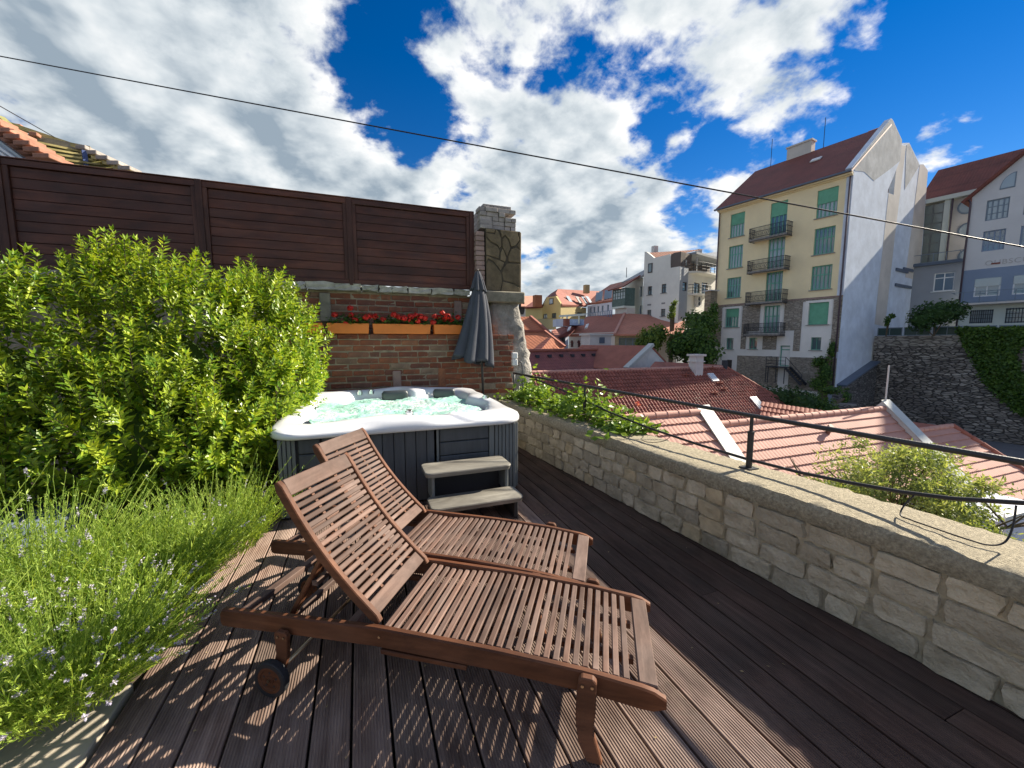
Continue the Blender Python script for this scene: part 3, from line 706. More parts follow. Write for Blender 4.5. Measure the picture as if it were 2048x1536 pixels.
canopy(2.30, 1.20, .085, .335, 8, .07, (-.17, -.09)).build('canopy', MT['canvas'], um, smooth=True)
canopy(2.545, 2.26, .03, .135, 8, .02, (0, 0)).build('vent_cap', MT['canvas'], um, smooth=True)
MB().tube([top, top+np.array([0, 0, .05])], [.014, .004], 8).build('finial', MT['iron'], um, smooth=True)

# ------------------------------------------------------------------ brick wall with ledge
bw = thing('brick_wall', 'old red brick wall with planter ledge behind the hot tub', 'wall', (0, 6.1, 0))
MB().box(-6, 2.32, 6.115, 6.6, -.1, 1.60).build('lower_core', MT['bmortar'], bw)
MB().box(-6, 2.05, 6.335, 6.6, 1.60, 2.22).build('upper_core', MT['bmortar'], bw)
def brick_variants(n, L, H, D, jit=.004):
    out = []
    for i in range(n):
        mb = MB(); mb.box(-L/2, L/2, -D/2, D/2, -H/2, H/2); me = mb.mesh('brick')
        bm = bmesh.new(); bm.from_mesh(me); bmesh.ops.subdivide_edges(bm, edges=bm.edges[:], cuts=1, use_grid_fill=True)
        for v in bm.verts: v.co += Vector(rng.normal(0, jit, 3).tolist())
        ed = [e for e in bm.edges if e.calc_face_angle(0) > .9]
        bmesh.ops.bevel(bm, geom=ed, offset=.006, segments=1, affect='EDGES'); bm.to_mesh(me); bm.free(); out.append(me)
    return out
BV = brick_variants(9, .24, .072, .11, .003)
for me in BV: me.materials.append(MT['brick'])
def brick_rows(parent, y, z0, z1, xa, xb, course=.087, proud=.013, meshes=BV, skip=None, base=(0, 6.1, 0), bl=.27):
    z = z0+.0325; r = 0
    while z < z1-.02:
        x = xa+(0 if r % 2 else -.13)+rk.uniform(-.03, .03)
        while x < xb:
            f = rk.choice((1, 1, 1, 1, .5, .62, .9)); w = bl*f
            x1 = min(x+w, xb+rk.uniform(-.02, .02))
            if x1-x > .05 and not (skip and skip((x+x1)/2, z)):
                link_mesh('brick', rk.choice(meshes), None, parent, ((x+x1)/2-base[0], y+.055-rk.uniform(proud*.2, proud*1.5)-base[1], z+rk.uniform(-.003, .003)-base[2]), (rk.uniform(-.015, .015), rk.uniform(-.012, .012)+(math.pi if rk.random() < .5 else 0)*0, rk.uniform(-.012, .012)), ((x1-x)/.24, 1, rk.uniform(.93, 1.06)))
            x = x1+rk.uniform(.010, .018)
        z += course; r += 1
def skip_low(x, z): return (-.45+.88 < x < -.45+1.02 and .72 < z < 1.07) or (1.10 < x < 1.24 and .80 < z < 1.10)
brick_rows(bw, 6.115, .67, 1.60, -1.0, 2.34)
brick_rows(bw, 6.335, 1.60, 2.20, -.75, 2.02)
MB().box(.44, .56, 6.07, 6.14, .73, 1.07).build('upright_brick', MT['pinkbrick'], bw, bevel=.012)
MB().box(1.11, 1.23, 6.095, 6.14, .80, 1.10).build('upright_brick', MT['brick'], bw, bevel=.02)
MB().box(-.50, -.36, 6.26, 6.36, 1.78, 2.18).build('upright_stone', MT['slabgrey'], bw, bevel=.012)
MB().box(1.42, 1.54, 6.29, 6.36, 1.82, 2.14).build('upright_stone', MT['pinkbrick'], bw, bevel=.012)
x = -5.4
while x < 1.62:
    w = rk.uniform(.18, .42); x1 = min(x+w, 1.66)
    mb = MB().box(x, x1-.012, 6.22+rk.uniform(-.02, .015), 6.5, 2.222, 2.31+rk.uniform(-.012, .012)); me = mb.mesh('cap_stone')
    bm = bmesh.new(); bm.from_mesh(me); bmesh.ops.subdivide_edges(bm, edges=bm.edges[:], cuts=2, use_grid_fill=True)
    for v in bm.verts: v.co += Vector(rng.normal(0, .008, 3).tolist())
    bm.to_mesh(me); bm.free(); me.transform(Matrix.Translation((0, -6.1, 0))); link_mesh('cap_stone', me, MT['cap_stone'], bw); x = x1
# buttress, pillar, stacked bricks
bt = thing('buttress', 'rough grey rendered buttress at the right end of the brick wall', 'buttress', (2.4, 6.3, 0))
def buttress():
    zs = np.linspace(-.2, 2.16, 26); rs = []
    for z in zs:
        xr = float(np.interp(z, (-.2, .69, 1.36, 1.85, 2.16), (2.92, 2.77, 2.65, 2.54, 2.48))); xl = 2.02; y0 = float(np.interp(z, (0, 2.16), (6.14, 6.17)))
        loop = [(xl, y0), (2.16, y0), (2.3, y0), (xr-.18, y0), (xr-.06, y0+.01), (xr, y0+.06), (xr+.01, y0+.25), (xr, 6.75), (xl, 6.75)]
        rs.append([(a+rng.normal(0, .012), b2+rng.normal(0, .012), z) for a, b2 in loop])
    return MB().rings(rs, True, True, True)
buttress().build('render', MT['render'], bt, smooth=True)
pl = thing('chimney_pillar', 'square pillar clad in brown crazy paving stone on a concrete slab', 'pillar', (2.2, 6.4, 2.1))
mb = MB().box(1.80, 2.53, 6.06, 6.85, 2.115, 2.295); mb.build('concrete_slab', MT['slabgrey'], pl, bevel=.02)
MB().box(1.89, 2.462, 6.115, 6.72, 2.297, 3.24).build('core', MT['flagmort'], pl)
# crazy paving: polygon stones from a hand drawn net (0..1 coordinates)
flags = [[(0,.0),(.40,.0),(.46,.14),(.43,.30),(.22,.45),(.05,.5),(0,.42)],[(.42,0),(.98,0),(1,.06),(.80,.12),(.48,.16)],[(.5,.18),(.8,.14),(1,.09),(1,.47),(.62,.47),(.52,.40),(.45,.30)],
         [(.0,.46),(.06,.53),(.22,.48),(.42,.34),(.50,.42),(.52,.47),(.40,.50),(.05,.56),(0,.56)],[(0,.58),(.36,.53),(.39,.66),(.34,.72),(.12,.78),(0,.86)],[(.41,.51),(.55,.49),(.58,.56),(.48,.70),(.42,.64)],
         [(.64,.49),(1,.49),(1,.68),(.86,.74),(.72,.70),(.64,.58)],[(.60,.58),(.70,.72),(.64,.84),(.54,.90),(.46,.84),(.47,.74)],[(.13,.80),(.34,.75),(.39,.70),(.44,.74),(.43,.86),(.36,.97),(.28,1),(.26,.92),(0,.93),(0,.88)],
         [(.45,.88),(.54,.93),(.66,.86),(.73,.74),(.85,.77),(.97,.86),(.9,1),(.40,1)],[(.98,.72),(1,.70),(1,1),(.93,1),(.99,.86),(.89,.76)],[(0,.945),(.24,.94),(.26,1),(0,1)]]
for f in flags:
    c = np.mean(np.array(f), axis=0); q = [c+(np.array(p)-c)*.982 for p in f]; dpt = rk.uniform(.010, .020)
    pts = [(1.89+.575*p[0], 6.118, 2.30+.935*p[1]) for p in q]; ob = MB().extrude(pts[::-1], (0, -dpt, 0)).build('flagstone', MT['flag'], pl, bevel=.005)
for k in range(4): MB().box(2.455, 2.487, 6.13+k*.15, 6.27+k*.15, 2.30+.02*k, 3.235-.03*k).build('flagstone', MT['flag'], pl, bevel=.006)
nb_ = thing('brick_column', 'narrow column of pinkish bricks between fence and stone pillar', 'column', (1.79, 6.15, 2.3))
z = 2.31
while z < 3.14:
    h = .066; MB().box(1.735+rk.uniform(-.006, .006), 1.872+rk.uniform(-.004, .004), 6.12+rk.uniform(-.008, .008), 6.36, z, z+h).build('brick', MT['pinkbrick'], nb_, bevel=.006); z += .074
MB().box(1.75, 1.868, 6.15, 6.34, 2.296, 3.12).build('mortar', MT['bmortar'], nb_)
sk = thing('brick_stack', 'loose stack of pale paving bricks on top of the stone pillar', 'brick stack', (2.1, 6.4, 3.24))
z = 3.243; r = 0
while z < 3.55:
    x = 1.80+rk.uniform(-.012, .012)
    while x < 2.36:
        w = rk.choice((.10, .20, .20)); x1 = min(x+w, 2.40)
        if not (r == 3 and x > 2.2):
            MB().box(x+.002, x1-.003, 6.14+rk.uniform(-.02, .02), 6.34, z, z+.062).build('brick', MT['palebrick'], sk, bevel=.004)
        x = x1+.003
    MB().box(1.83, 2.36, 6.36, 6.60, z, z+.06).build('brick', MT['palebrick'], sk, bevel=.004); z += .065; r += 1
x = 1.86
while x < 2.3: MB().box(x, x+.055, 6.15, 6.35, z, z+.045).build('brick', MT['palebrick'], sk, bevel=.004); x += .058
# sockets and conduit on the brick corner
eb = thing('socket_box', 'two white outdoor socket boxes on the brick corner', 'socket', (2.34, 6.05, 1.1))
MB().box(2.30, 2.392, 6.03, 6.1, 1.222, 1.325).build('cover', MT['plastic'], eb, bevel=.01); MB().box(2.30, 2.392, 6.03, 6.1, 1.112, 1.216).build('cover', MT['plastic'], eb, bevel=.01)
tag(MB().tube(smooth_path([(2.42, 6.1, 1.16), (2.46, 6.09, 1.17), (2.49, 6.09, 1.12), (2.50, 6.09, .9), (2.51, 6.09, .62)]), .012, 8).build('conduit', MT['cab'], None, True), 'dark hooked conduit pipe on the grey buttress', 'pipe')

# ------------------------------------------------------------------ wooden fence
fn = thing('fence', 'tall dark brown wooden privacy fence of three boarded panels', 'fence', (-.9, 6.3, 2.31))
posts = [-3.60, -1.795, -.065, 1.70]; FB, FT = 2.315, 3.49
for i, px in enumerate(posts):
    w = .036 if i < 3 else .034
    MB().box(px-w, px+w, 6.22, 6.30, FB-.02 if i else 1.6, FT+(.0 if i in (1, 2) else .0)+.012).build('post', MT['fence_post'], fn, bevel=.004)
for a, b2 in [(-5.4, -3.60)]+list(zip(posts[:-1], posts[1:])):
    x0, x1 = a+.034, b2-.034
    MB().box(x0, x1, 6.235, 6.285, FT-.075, FT-.004).build('frame_rail', MT['fence'], fn, bevel=.004)
    MB().box(x0-.005, x1+.005, 6.222, 6.30, FT-.003, FT+.010).build('cap_rail', MT['fence'], fn, bevel=.003)
    MB().box(x0, x1, 6.235, 6.285, FB, FB+.06).build('frame_rail', MT['fence'], fn, bevel=.004)
    for x in (x0, x1-.05): MB().box(x, x+.05, 6.236, 6.284, FB+.061, FT-.076).build('frame_stile', MT['fence_post'], fn, bevel=.004)
    n = 9; h = (FT-.076-FB-.061)/n
    for k in range(n):
        z0 = FB+.061+k*h
        MB().box(x0+.051, x1-.051, 6.262+rk.uniform(0, .003), 6.280, z0+.0015, z0+h-.0035).build('board', MT['fence'], fn, bevel=.003)
    MB().box(x0+.04, x1-.04, 6.283, 6.29, FB+.05, FT-.07).build('backing', MT['cab_core'], fn)

# ------------------------------------------------------------------ flower boxes with geraniums
MT['geran_leaf'] = leaf_mat('geranium_leaf', (.05,.12,.025), (.12,.22,.04), .3)
MT['geran'] = leaf_mat('geranium_petal', (.70,.022,.020), (.88,.07,.05), .3, .5)
def leaf_arrays(P, T, N, Ls, W, fold=.18):
    n = len(P); T = T/np.linalg.norm(T, axis=1)[:, None]; S = np.cross(T, N); S = S/(np.linalg.norm(S, axis=1)[:, None]+1e-9); Nn = np.cross(S, T)
    Ls = np.asarray(Ls)[:, None]; W = np.asarray(W)[:, None]
    b = P; m = P+T*Ls*.5-Nn*W*fold; t = P+T*Ls-Nn*Ls*.12; l = P+T*Ls*.45-S*W*.5; r = P+T*Ls*.45+S*W*.5
    V = np.stack([b, l, m, r, t], 1).reshape(-1, 3); i = np.arange(n)[:, None]*5
    F = np.concatenate([i+[0, 2, 1], i+[1, 2, 4], i+[0, 3, 2], i+[2, 3, 4]], 1).reshape(-1, 3); return V, F
def unit(n):
    v = rng.normal(0, 1, (n, 3)); return v/np.linalg.norm(v, axis=1)[:, None]
pots = [(-.86, -.46, [], 'leftmost orange planter half hidden by the bush'), (-.40, .14, [(-.30, 1.86), (-.10, 1.96), (-.09, 1.865), (-.04, 1.80), (.10, 1.83), (.165-.03, 1.845), (-.17, 1.74)], 'left orange planter box on the ledge beside the bush'),
        (.185, 1.0, [(.22, 1.845), (.33, 1.815), (.48, 1.875), (.56, 1.845), (.62, 1.83), (.72, 1.86), (.80, 1.875), (.71, 1.80), (.82, 1.795), (.92, 1.835), (.86, 1.86)], 'middle orange planter box on the brick ledge'),
        (1.045, 1.92, [(1.04, 1.78), (1.06, 1.87), (1.17, 1.92), (1.25, 1.87), (1.21, 1.83), (1.31, 1.83), (1.42, 1.86), (1.13, 1.86), (1.6, 1.86), (1.75, 1.84)], 'right orange planter box partly behind the umbrella')]
for x0, x1, fl, lab in pots:
    p = thing('planter_box', lab, 'planter', ((x0+x1)/2, 6.10, 1.60))
    y0, y1, z0, z1, t = 6.01, 6.19, 1.612, 1.752, .008; q = .012
    out = [(x0+q, y0+q, z0), (x1-q, y0+q, z0), (x1-q, y1-q, z0), (x0+q, y1-q, z0)]; tp = [(x0, y0, z1), (x1, y0, z1), (x1, y1, z1), (x0, y1, z1)]
    ti = [(x0+t, y0+t, z1), (x1-t, y0+t, z1), (x1-t, y1-t, z1), (x0+t, y1-t, z1)]; bi = [(a, b2, z1-.03) for a, b2, _ in ti]
    MB().rings([out, tp, ti, bi], True, True, False).build('box', MT['terracotta'], p, bevel=.002)
    MB().box(x0+t, x1-t, y0+t, y1-t, z1-.05, z1-.03).build('soil', MT['soil'], p)
    if not fl: continue
    g = thing('geranium', 'red flowering geraniums in the '+lab.split(' orange')[0]+' planter box', 'flowers', ((x0+x1)/2, 6.10, 1.72), group=None)
    n = int(420*(x1-x0)/.8)
    P = np.c_[rng.uniform(x0+.02, x1-.02, n), rng.uniform(6.0, 6.2, n), 1.735+np.abs(rng.normal(0, .065, n))]; T = unit(n); T[:, 2] = abs(T[:, 2])*.4; N = unit(n)*.6+[0, -.3, 1]
    V, F = leaf_arrays(P, T, N, rng.uniform(.035, .06, n), rng.uniform(.04, .06, n)); np_mesh('foliage', V, F, MT['geran_leaf'], g)
    stm = MB()
    for fx, fz in fl:
        fy = 6.05+rk.uniform(-.05, .05); fr = rk.uniform(.042, .058); k = 60
        D = unit(k); D[:, 2] = D[:, 2]*.8+.15; P = np.array([fx, fy, fz])+D*fr*rng.uniform(.55, 1, (k, 1)); T = np.cross(D, unit(k)); V, F = leaf_arrays(P-T*.01, T, D, np.full(k, .034), np.full(k, .030), .05)
        np_mesh('blossom', V, F, MT['geran'], g); stm.tube([(fx+rk.uniform(-.03, .03), 6.1, 1.72), (fx, fy, fz)], .003, 4)
    stm.build('stems', MT['geran_leaf'], g)
# ------------------------------------------------------------------ big privet shrub
MT['privet'] = leaf_mat('privet_leaf', (.085,.20,.016), (.46,.56,.055), .36, .30)
MT['bark'] = M('bark', (.11,.085,.055), .9, .35, 14, .6, 60, 0)
lobes = [((-1.75, 4.55, 1.10), (1.0, .80, 1.18)), ((-.98, 5.10, 1.22), (.60, .66, .98)), ((-1.12, 3.95, .52), (.42, .42, .55)), ((-2.75, 4.25, 1.00), (.9, .8, 1.15)), ((-1.75, 4.0, .65), (.7, .55, .75)), ((-2.6, 3.9, .55), (.7, .5, .6)), ((-.92, 4.45, .95), (.36, .5, .62))]
sh = thing('privet_shrub', 'large bright green leafy privet shrub beside the hot tub', 'shrub', (-1.75, 4.5, 0))
def inside(p, k=1.0, skip=-1):
    for i, (c, r) in enumerate(lobes):
        if i != skip and sum(((p[j]-c[j])/(r[j]*k))**2 for j in range(3)) < 1: return True
    return False
PL, TL, NL, LL_, WL = [], [], [], [], []; stems = MB()
def shoot(base, d, length, nl, l0, dens=1.0):
    d = np.array(d, float); d = d/np.linalg.norm(d); p = np.array(base, float); side = np.cross(d, rng.normal(0, 1, 3)); side = side/np.linalg.norm(side); pts = [p.copy()]
    step = length/nl; az = rng.uniform(0, 6)
    for i in range(nl):
        d = d+np.array([0, 0, .05])+rng.normal(0, .05, 3); d = d/np.linalg.norm(d); p = p+d*step; pts.append(p.copy())
        side = side-d*(side@d); side = side/np.linalg.norm(side); b = np.cross(d, side); az += math.pi/2+rng.normal(0, .25)
        t = i/nl; l = l0*(1-.45*t**2)*rng.uniform(.8, 1.15)
        for sg in (0, math.pi):
            s = side*math.cos(az+sg)+b*math.sin(az+sg); T = s*.8+d*.62+np.array([0, 0, .05]); n = d*.8-s*.5+rng.normal(0, .15, 3)+np.array([0, 0, .25])
            PL.append(p+s*.002); TL.append(T); NL.append(n); LL_.append(l); WL.append(l*rng.uniform(.40, .5))
    for s in (.4, -.4):
        PL.append(p); TL.append(d+side*s); NL.append(np.cross(d, side)); LL_.append(l0*.6); WL.append(l0*.22)
    stems.tube(pts[::max(1, nl//4)], .0022, 3, False)
cnt = 0
for li, (c, r) in enumerate(lobes):
    area = (r[0]*r[1]+r[1]*r[2]+r[0]*r[2]); n = int(area*330)
    for _ in range(n):
        u = rng.normal(0, 1, 3); u = u/np.linalg.norm(u)
        if u[2] < -.55 or u[1] > .75: continue
        k = rng.uniform(.80, .98); p = np.array(c)+u*np.array(r)*k*(1+.10*math.sin(u[0]*7+li)*math.sin(u[2]*6+u[1]*5))
        if inside(p, .86, li) or p[2] < .05: continue
        nrm = u/np.array(r); nrm = nrm/np.linalg.norm(nrm); L = rng.uniform(.15, .30)*(1.35 if u[2] > .5 else 1)
        shoot(p-nrm*L*.45, nrm*.75+np.array([.10, -.10, .55])+rng.normal(0, .25, 3), L, int(L/.030)+2, rng.uniform(.062, .100)); cnt += 1
V, F = leaf_arrays(np.array(PL), np.array(TL), np.array(NL), np.array(LL_), np.array(WL)); np_mesh('foliage', V, F, MT['privet'], sh)
n = 9500; P = []
while len(P) < n:
    c, r = lobes[rng.integers(len(lobes))]; u = rng.normal(0, 1, 3); u = u/np.linalg.norm(u); p = np.array(c)+u*np.array(r)*rng.uniform(.35, .85)
    if p[2] > .08: P.append(p)
V, F = leaf_arrays(np.array(P), unit(n), unit(n)+[0, 0, .5], rng.uniform(.06, .10, n), rng.uniform(.03, .05, n)); np_mesh('inner_foliage', V, F, MT['privet'], sh)
for _ in range(46):
    c, r = lobes[rng.integers(len(lobes))]; b = np.array([c[0]+rng.normal(0, .25), c[1]+rng.normal(0, .2), .02]); e = np.array(c)+unit(1)[0]*np.array(r)*.75; e[2] = max(e[2], .4)
    stems.tube(smooth_path([b, (b+e)/2+rng.normal(0, .08, 3), e], 4), [.012-.009*i/8 for i in range(9)], 5)
stems.build('branches', MT['bark'], sh)
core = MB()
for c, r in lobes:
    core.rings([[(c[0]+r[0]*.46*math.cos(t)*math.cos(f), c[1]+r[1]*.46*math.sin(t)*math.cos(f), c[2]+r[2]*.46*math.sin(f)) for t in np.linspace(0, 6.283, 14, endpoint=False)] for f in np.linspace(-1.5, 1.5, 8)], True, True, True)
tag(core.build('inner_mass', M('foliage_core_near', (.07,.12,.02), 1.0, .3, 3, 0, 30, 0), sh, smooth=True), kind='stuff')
n = 130; P = np.c_[rng.uniform(-.9, 2.2, n), rng.uniform(.7, 5.2, n), np.full(n, .004)]
T = unit(n); T[:, 2] = 0.02; V, F = leaf_arrays(P, T, np.tile([0, 0, 1.0], (n, 1)), rng.uniform(.006, .022, n), rng.uniform(.004, .010, n))
tag(np_mesh('fallen_leaves', V, F, M('dry_leaf', (.36,.27,.13), .8, .4, 3, 0, 30, 0)), 'tiny dry leaves and petals scattered on the deck', 'leaves', kind='stuff')
# ------------------------------------------------------------------ lavender
MT['lav'] = leaf_mat('lavender_leaf', (.15,.275,.033), (.49,.62,.135), .42, .5)
MT['lavfl'] = leaf_mat('lavender_flower', (.34,.32,.48), (.62,.60,.74), .25, .7)
def lavender(x, y, label, n, hmax, spread, flw, lean=(0, 0), cut=True):
    o = thing('lavender_bush', label, 'lavender', (x, y, .03), group='lavender bushes along the deck edge'); PV, PF = [], []; A = [[], [], [], [], []]; FA = [[], [], [], [], []]
    for _ in range(n):
        a = rng.uniform(0, 6.283); rr = math.sqrt(rng.uniform(0, 1))*.24; b = np.array([x+rr*math.cos(a), y+rr*math.sin(a), .05])
        out = rng.uniform(0, 1)**.8*spread; d = np.array([math.cos(a)*out+lean[0], math.sin(a)*out+lean[1], 1.0]); d = d/np.linalg.norm(d); h = hmax*rng.uniform(.5, 1.0)*(1 if rng.random() > .12 else 1.42)
        pts = []; p = b.copy(); sg = 6
        for i in range(sg+1):
            pts.append(p.copy()); d2 = d+np.array([math.cos(a)*.10*out*i, math.sin(a)*.10*out*i, -.02*i*out])+rng.normal(0, .05, 3); d2 = d2/np.linalg.norm(d2); p = p+d2*h/sg
        w = np.cross(d, ray(300, 1200)); w = w/(np.linalg.norm(w)+1e-9)*rng.uniform(.0013, .0024); k0 = len(PV)
        for i, q in enumerate(pts): PV += [q-w*(1-.5*i/sg), q+w*(1-.5*i/sg)]
        for i in range(sg): PF.append((k0+2*i, k0+2*i+1, k0+2*i+3, k0+2*i+2))
        for _k in range(18):
            t = rng.uniform(.12, .9); i = min(int(t*sg), sg-1); q = pts[i]+(pts[i+1]-pts[i])*(t*sg-i); T = d+unit(1)[0]*.75
            A[0].append(q); A[1].append(T); A[2].append(unit(1)[0]); A[3].append(rng.uniform(.018, .042)); A[4].append(rng.uniform(.0036, .0072))
        if rng.random() < flw:
            for _k in range(16):
                t = rng.uniform(0, .045); q = pts[-1]-d2*t; FA[0].append(q); FA[1].append(unit(1)[0]+d2*.7); FA[2].append(unit(1)[0]); FA[3].append(rng.uniform(.008, .014)); FA[4].append(rng.uniform(.006, .010))
        else:
            for _k in range(9):
                t = rng.uniform(0, .05); q = pts[-1]-d2*t; A[0].append(q); A[1].append(unit(1)[0]*.5+d2); A[2].append(unit(1)[0]); A[3].append(rng.uniform(.008, .014)); A[4].append(rng.uniform(.003, .006))
    tag(np_mesh('stems', np.array(PV), PF, MT['lav'], o), kind='stuff')
    V, F = leaf_arrays(*[np.array(q) for q in A]); tag(np_mesh('leaves', V, F, MT['lav'], o), kind='stuff')
    if FA[0]:
        V, F = leaf_arrays(*[np.array(q) for q in FA]); tag(np_mesh('flowers', V, F, MT['lavfl'], o), kind='stuff')
lavender(-1.20, 2.10, 'lavender bush nearest the camera with most pale purple flower heads', 900, .44, 1.1, .22)
lavender(-1.66, 1.88, 'lavender bush at the lower left corner of the picture', 800, .46, 1.05, .26)
lavender(-1.15, 2.75, 'lavender bush beside the head end of the nearest sun lounger', 800, .50, .95, .05)
lavender(-1.62, 2.75, 'tall lavender bush in the middle of the planting bed', 620, .64, .8, .05)
lavender(-.98, 3.22, 'lavender bush below the shrub nearest the hot tub', 460, .52, .8, .02)
lavender(-2.15, 2.65, 'lavender bush with long arching stems at the left picture edge', 560, .64, .9, .03)
# braided blue grey mat between lavender and shrub
MT['rope'] = M('blue_grey_rope', (.10,.13,.17), .9, .3, 20, .5, 60, 0)
rp_ = thing('rope_basket', 'low blue grey woven rope basket half hidden behind lavender', 'basket', (-2.35, 3.5, .05))
for k in range(9):
    z = .06+k*.032; rad = .52+.03*math.sin(k*.6); pts = []
    for t in np.linspace(0, 2*math.pi, 73): pts.append((-2.35+(rad+.008*math.sin(t*36+k*3.1))*math.cos(t), 3.5+(rad+.008*math.sin(t*36+k*3.1))*math.sin(t)*.8, z+.007*math.cos(t*36+k*3.1)))
    MB().tube(pts, .018, 6, False).build('rope_coil', MT['rope'], rp_, smooth=True)
for k in range(9):
    rad = .50-k*.055; pts = [(-2.35+(rad+.006*math.sin(t*30))*math.cos(t), 3.5+rad*math.sin(t)*.8, .335+.006*math.cos(t*30+k)) for t in np.linspace(0, 2*math.pi, 61)]
    MB().tube(pts, .024, 6, False).build('rope_coil', MT['rope'], rp_, smooth=True)

# ------------------------------------------------------------------ climbing plant on the parapet
MT['climb'] = leaf_mat('climber_leaf', (.15,.27,.035), (.29,.42,.065), .4, .35)
cp = thing('climbing_plant', 'leafy green climbing plant sprawling over the far parapet coping', 'plant', (2.45, 4.6, .585))
n = 2300; Yv = rng.uniform(3.15, 5.95, n); sd = rng.normal(0, .14, n); hgt = np.abs(rng.normal(0, .115, n))*np.clip((Yv-2.9)/.8, .3, 1)*(1+.5*np.sin(Yv*5))
P = np.c_[2.20+(5.35-Yv)*.0787+.20+sd+.05*np.sin(Yv*7), Yv, .60+hgt+np.where(sd < -.17, -.07, 0)]
T = unit(n); T[:, 2] *= .5; N = unit(n)*.5+[-.2, -.3, .9]
V, F = leaf_arrays(P, T, N, rng.uniform(.06, .105, n), rng.uniform(.05, .08, n)); np_mesh('foliage', V, F, MT['climb'], cp)
stm = MB()
for _ in range(26):
    y = rng.uniform(3.3, 5.8); x = 2.40+(5.35-y)*.0787; stm.tube(smooth_path([(x, y, .59), (x+rng.normal(0, .12), y-rng.uniform(.1, .3), .66), (x+rng.normal(0, .18), y-rng.uniform(.3, .5), .70+rng.uniform(0, .08))], 4), .003, 4)
stm.build('stems', MT['bark'], cp)
rs_ = ony(1276, 808, 3.75); k = 40; D = unit(k); P = rs_+D*.028*rng.uniform(.4, 1, (k, 1)); V, F = leaf_arrays(P, np.cross(D, unit(k)), D, np.full(k, .03), np.full(k, .028), .05)
np_mesh('rose_blossom', V, F, leaf_mat('pink_petal', (.65,.16,.20), (.75,.30,.33), .3), cp)
# ------------------------------------------------------------------ olive like tree beyond the parapet
MT['olive'] = leaf_mat('olive_leaf', (.15,.22,.075), (.42,.48,.21), .4, .5)
tr = thing('olive_tree', 'airy pale green tree growing just beyond the parapet wall', 'tree', (6.35, 2.9, -6.5))
tb = MB(); tips = []
def branch(p, d, L, r, lv):
    p = np.array(p, float); d = np.array(d, float); d = d/np.linalg.norm(d); pts = [p]; 
    for i in range(4): d = d+rng.normal(0, .12, 3); d = d/np.linalg.norm(d); pts.append(pts[-1]+d*L/4)
    tb.tube(pts, [r*(1-.12*i) for i in range(5)], 6 if lv < 2 else 4)
    if lv >= 3:
        tips.append((pts[-1], d)); tips.append((pts[-2], d)); tips.append((pts[-3], d)); return
    for _ in range(4 if lv else 6):
        e = d*.7+unit(1)[0]*.85+np.array([0, 0, .15]); branch(pts[rng.integers(2, 5)], e, L*rng.uniform(.55, .75), r*.5, lv+1)
tb.tube([(6.35, 2.9, -6.5), (6.33, 2.92, -4), (6.38, 2.9, -1.6)], [.14, .11, .08], 8)
for a in range(5):
    t = a*1.26+.4; branch((6.38, 2.9, -1.65), (math.cos(t)*.75, math.sin(t)*.55, .95), .95, .05, 1)
P, T = [], []
clumps = []
while len(clumps) < 165:
    u = unit(1)[0]*rng.uniform(.25, 1)**.5; q = np.array([6.30, 2.85, -.45])+u*np.array([1.15, .85, .72])
    if rng.random() < .25: q[2] -= .3
    clumps.append(q); tb.tube(smooth_path([(6.38, 2.9, -1.2), (np.array([6.38, 2.9, -1.2])+q)/2+rng.normal(0, .1, 3), q], 4), [.014-.0015*i for i in range(9)], 4)
for q in clumps:
    r = rng.uniform(.10, .20); m_ = int(rng.uniform(90, 190))
    d = unit(m_)*r*rng.uniform(.2, 1.15, (m_, 1))*[1.2, 1.2, .8]
    for e in d: P.append(q+e); T.append(e/r*.6+unit(1)[0]+np.array([0, 0, -.15]))
tb.build('trunk', MT['bark'], tr, smooth=True)
n = len(P); V, F = leaf_arrays(np.array(P), np.array(T), unit(n), rng.uniform(.045, .08, n), rng.uniform(.014, .024, n)); np_mesh('crown', V, F, MT['olive'], tr)
# ------------------------------------------------------------------ overhead cables
def cable(a, b, r, sag, label):
    a = np.array(a); b = np.array(b); pts = [a+(b-a)*t+np.array([0, 0, -sag*4*t*(1-t)]) for t in np.linspace(0, 1, 28)]
    tag(MB().tube(pts, r, 6).build('overhead_cable', MT['cable'], None, True), label, 'cable', 'overhead cables')
ca, cb = dep(-90, 92, 7.0), dep(2140, 508, 5.0)
cable(ca+(ca-cb)*.9, cb+(cb-ca)*.5, .010, .03, 'long dark overhead cable crossing the whole sky')
cc_, cd = dep(-60, 178, 8.0), dep(140, 292, 12.0)
cable(cc_+(cc_-cd)*2.0, cd, .012, .0, 'short dark cable running down to the roof behind the fence')
# ------------------------------------------------------------------ half built roof behind the fence
MT['rtile'] = M('terracotta_tile', (.40,.19,.125), .8, .25, 6, .3, 40, .25)
MT['newwood'] = wood('new_timber', (.42,.36,.14), (.55,.48,.22), 0, .7, .2, .4)
MT['zinc'] = M('zinc_sheet', (.36,.38,.36), .45, .15, 4, 0, 40, 0, metal=.5)
MT['olivewood'] = wood('underlay_boards', (.20,.20,.075), (.32,.31,.13), 0, .7, .2, .4)
hr = thing('roof_under_construction', 'half built roof with timber battens and tiles behind the fence', 'roof', tuple(dep(60, 330, 11)*[1, 1, 0]+[0, 0, 3]))
def q3(*p): return [dep(x, y, D) for x, y, D in p]
MB().slab(q3((-60, 200, 11.2), (58, 272, 10.6), (130, 345, 10.2), (-60, 345, 10.2)), .05).build('underlay', MT['zinc'], hr)
MB().slab(q3((-620, 60, 15.5), (-58, 201, 11.15), (-58, 345, 10.15), (-620, 345, 14.5)), .05).build('underlay', MT['zinc'], hr)
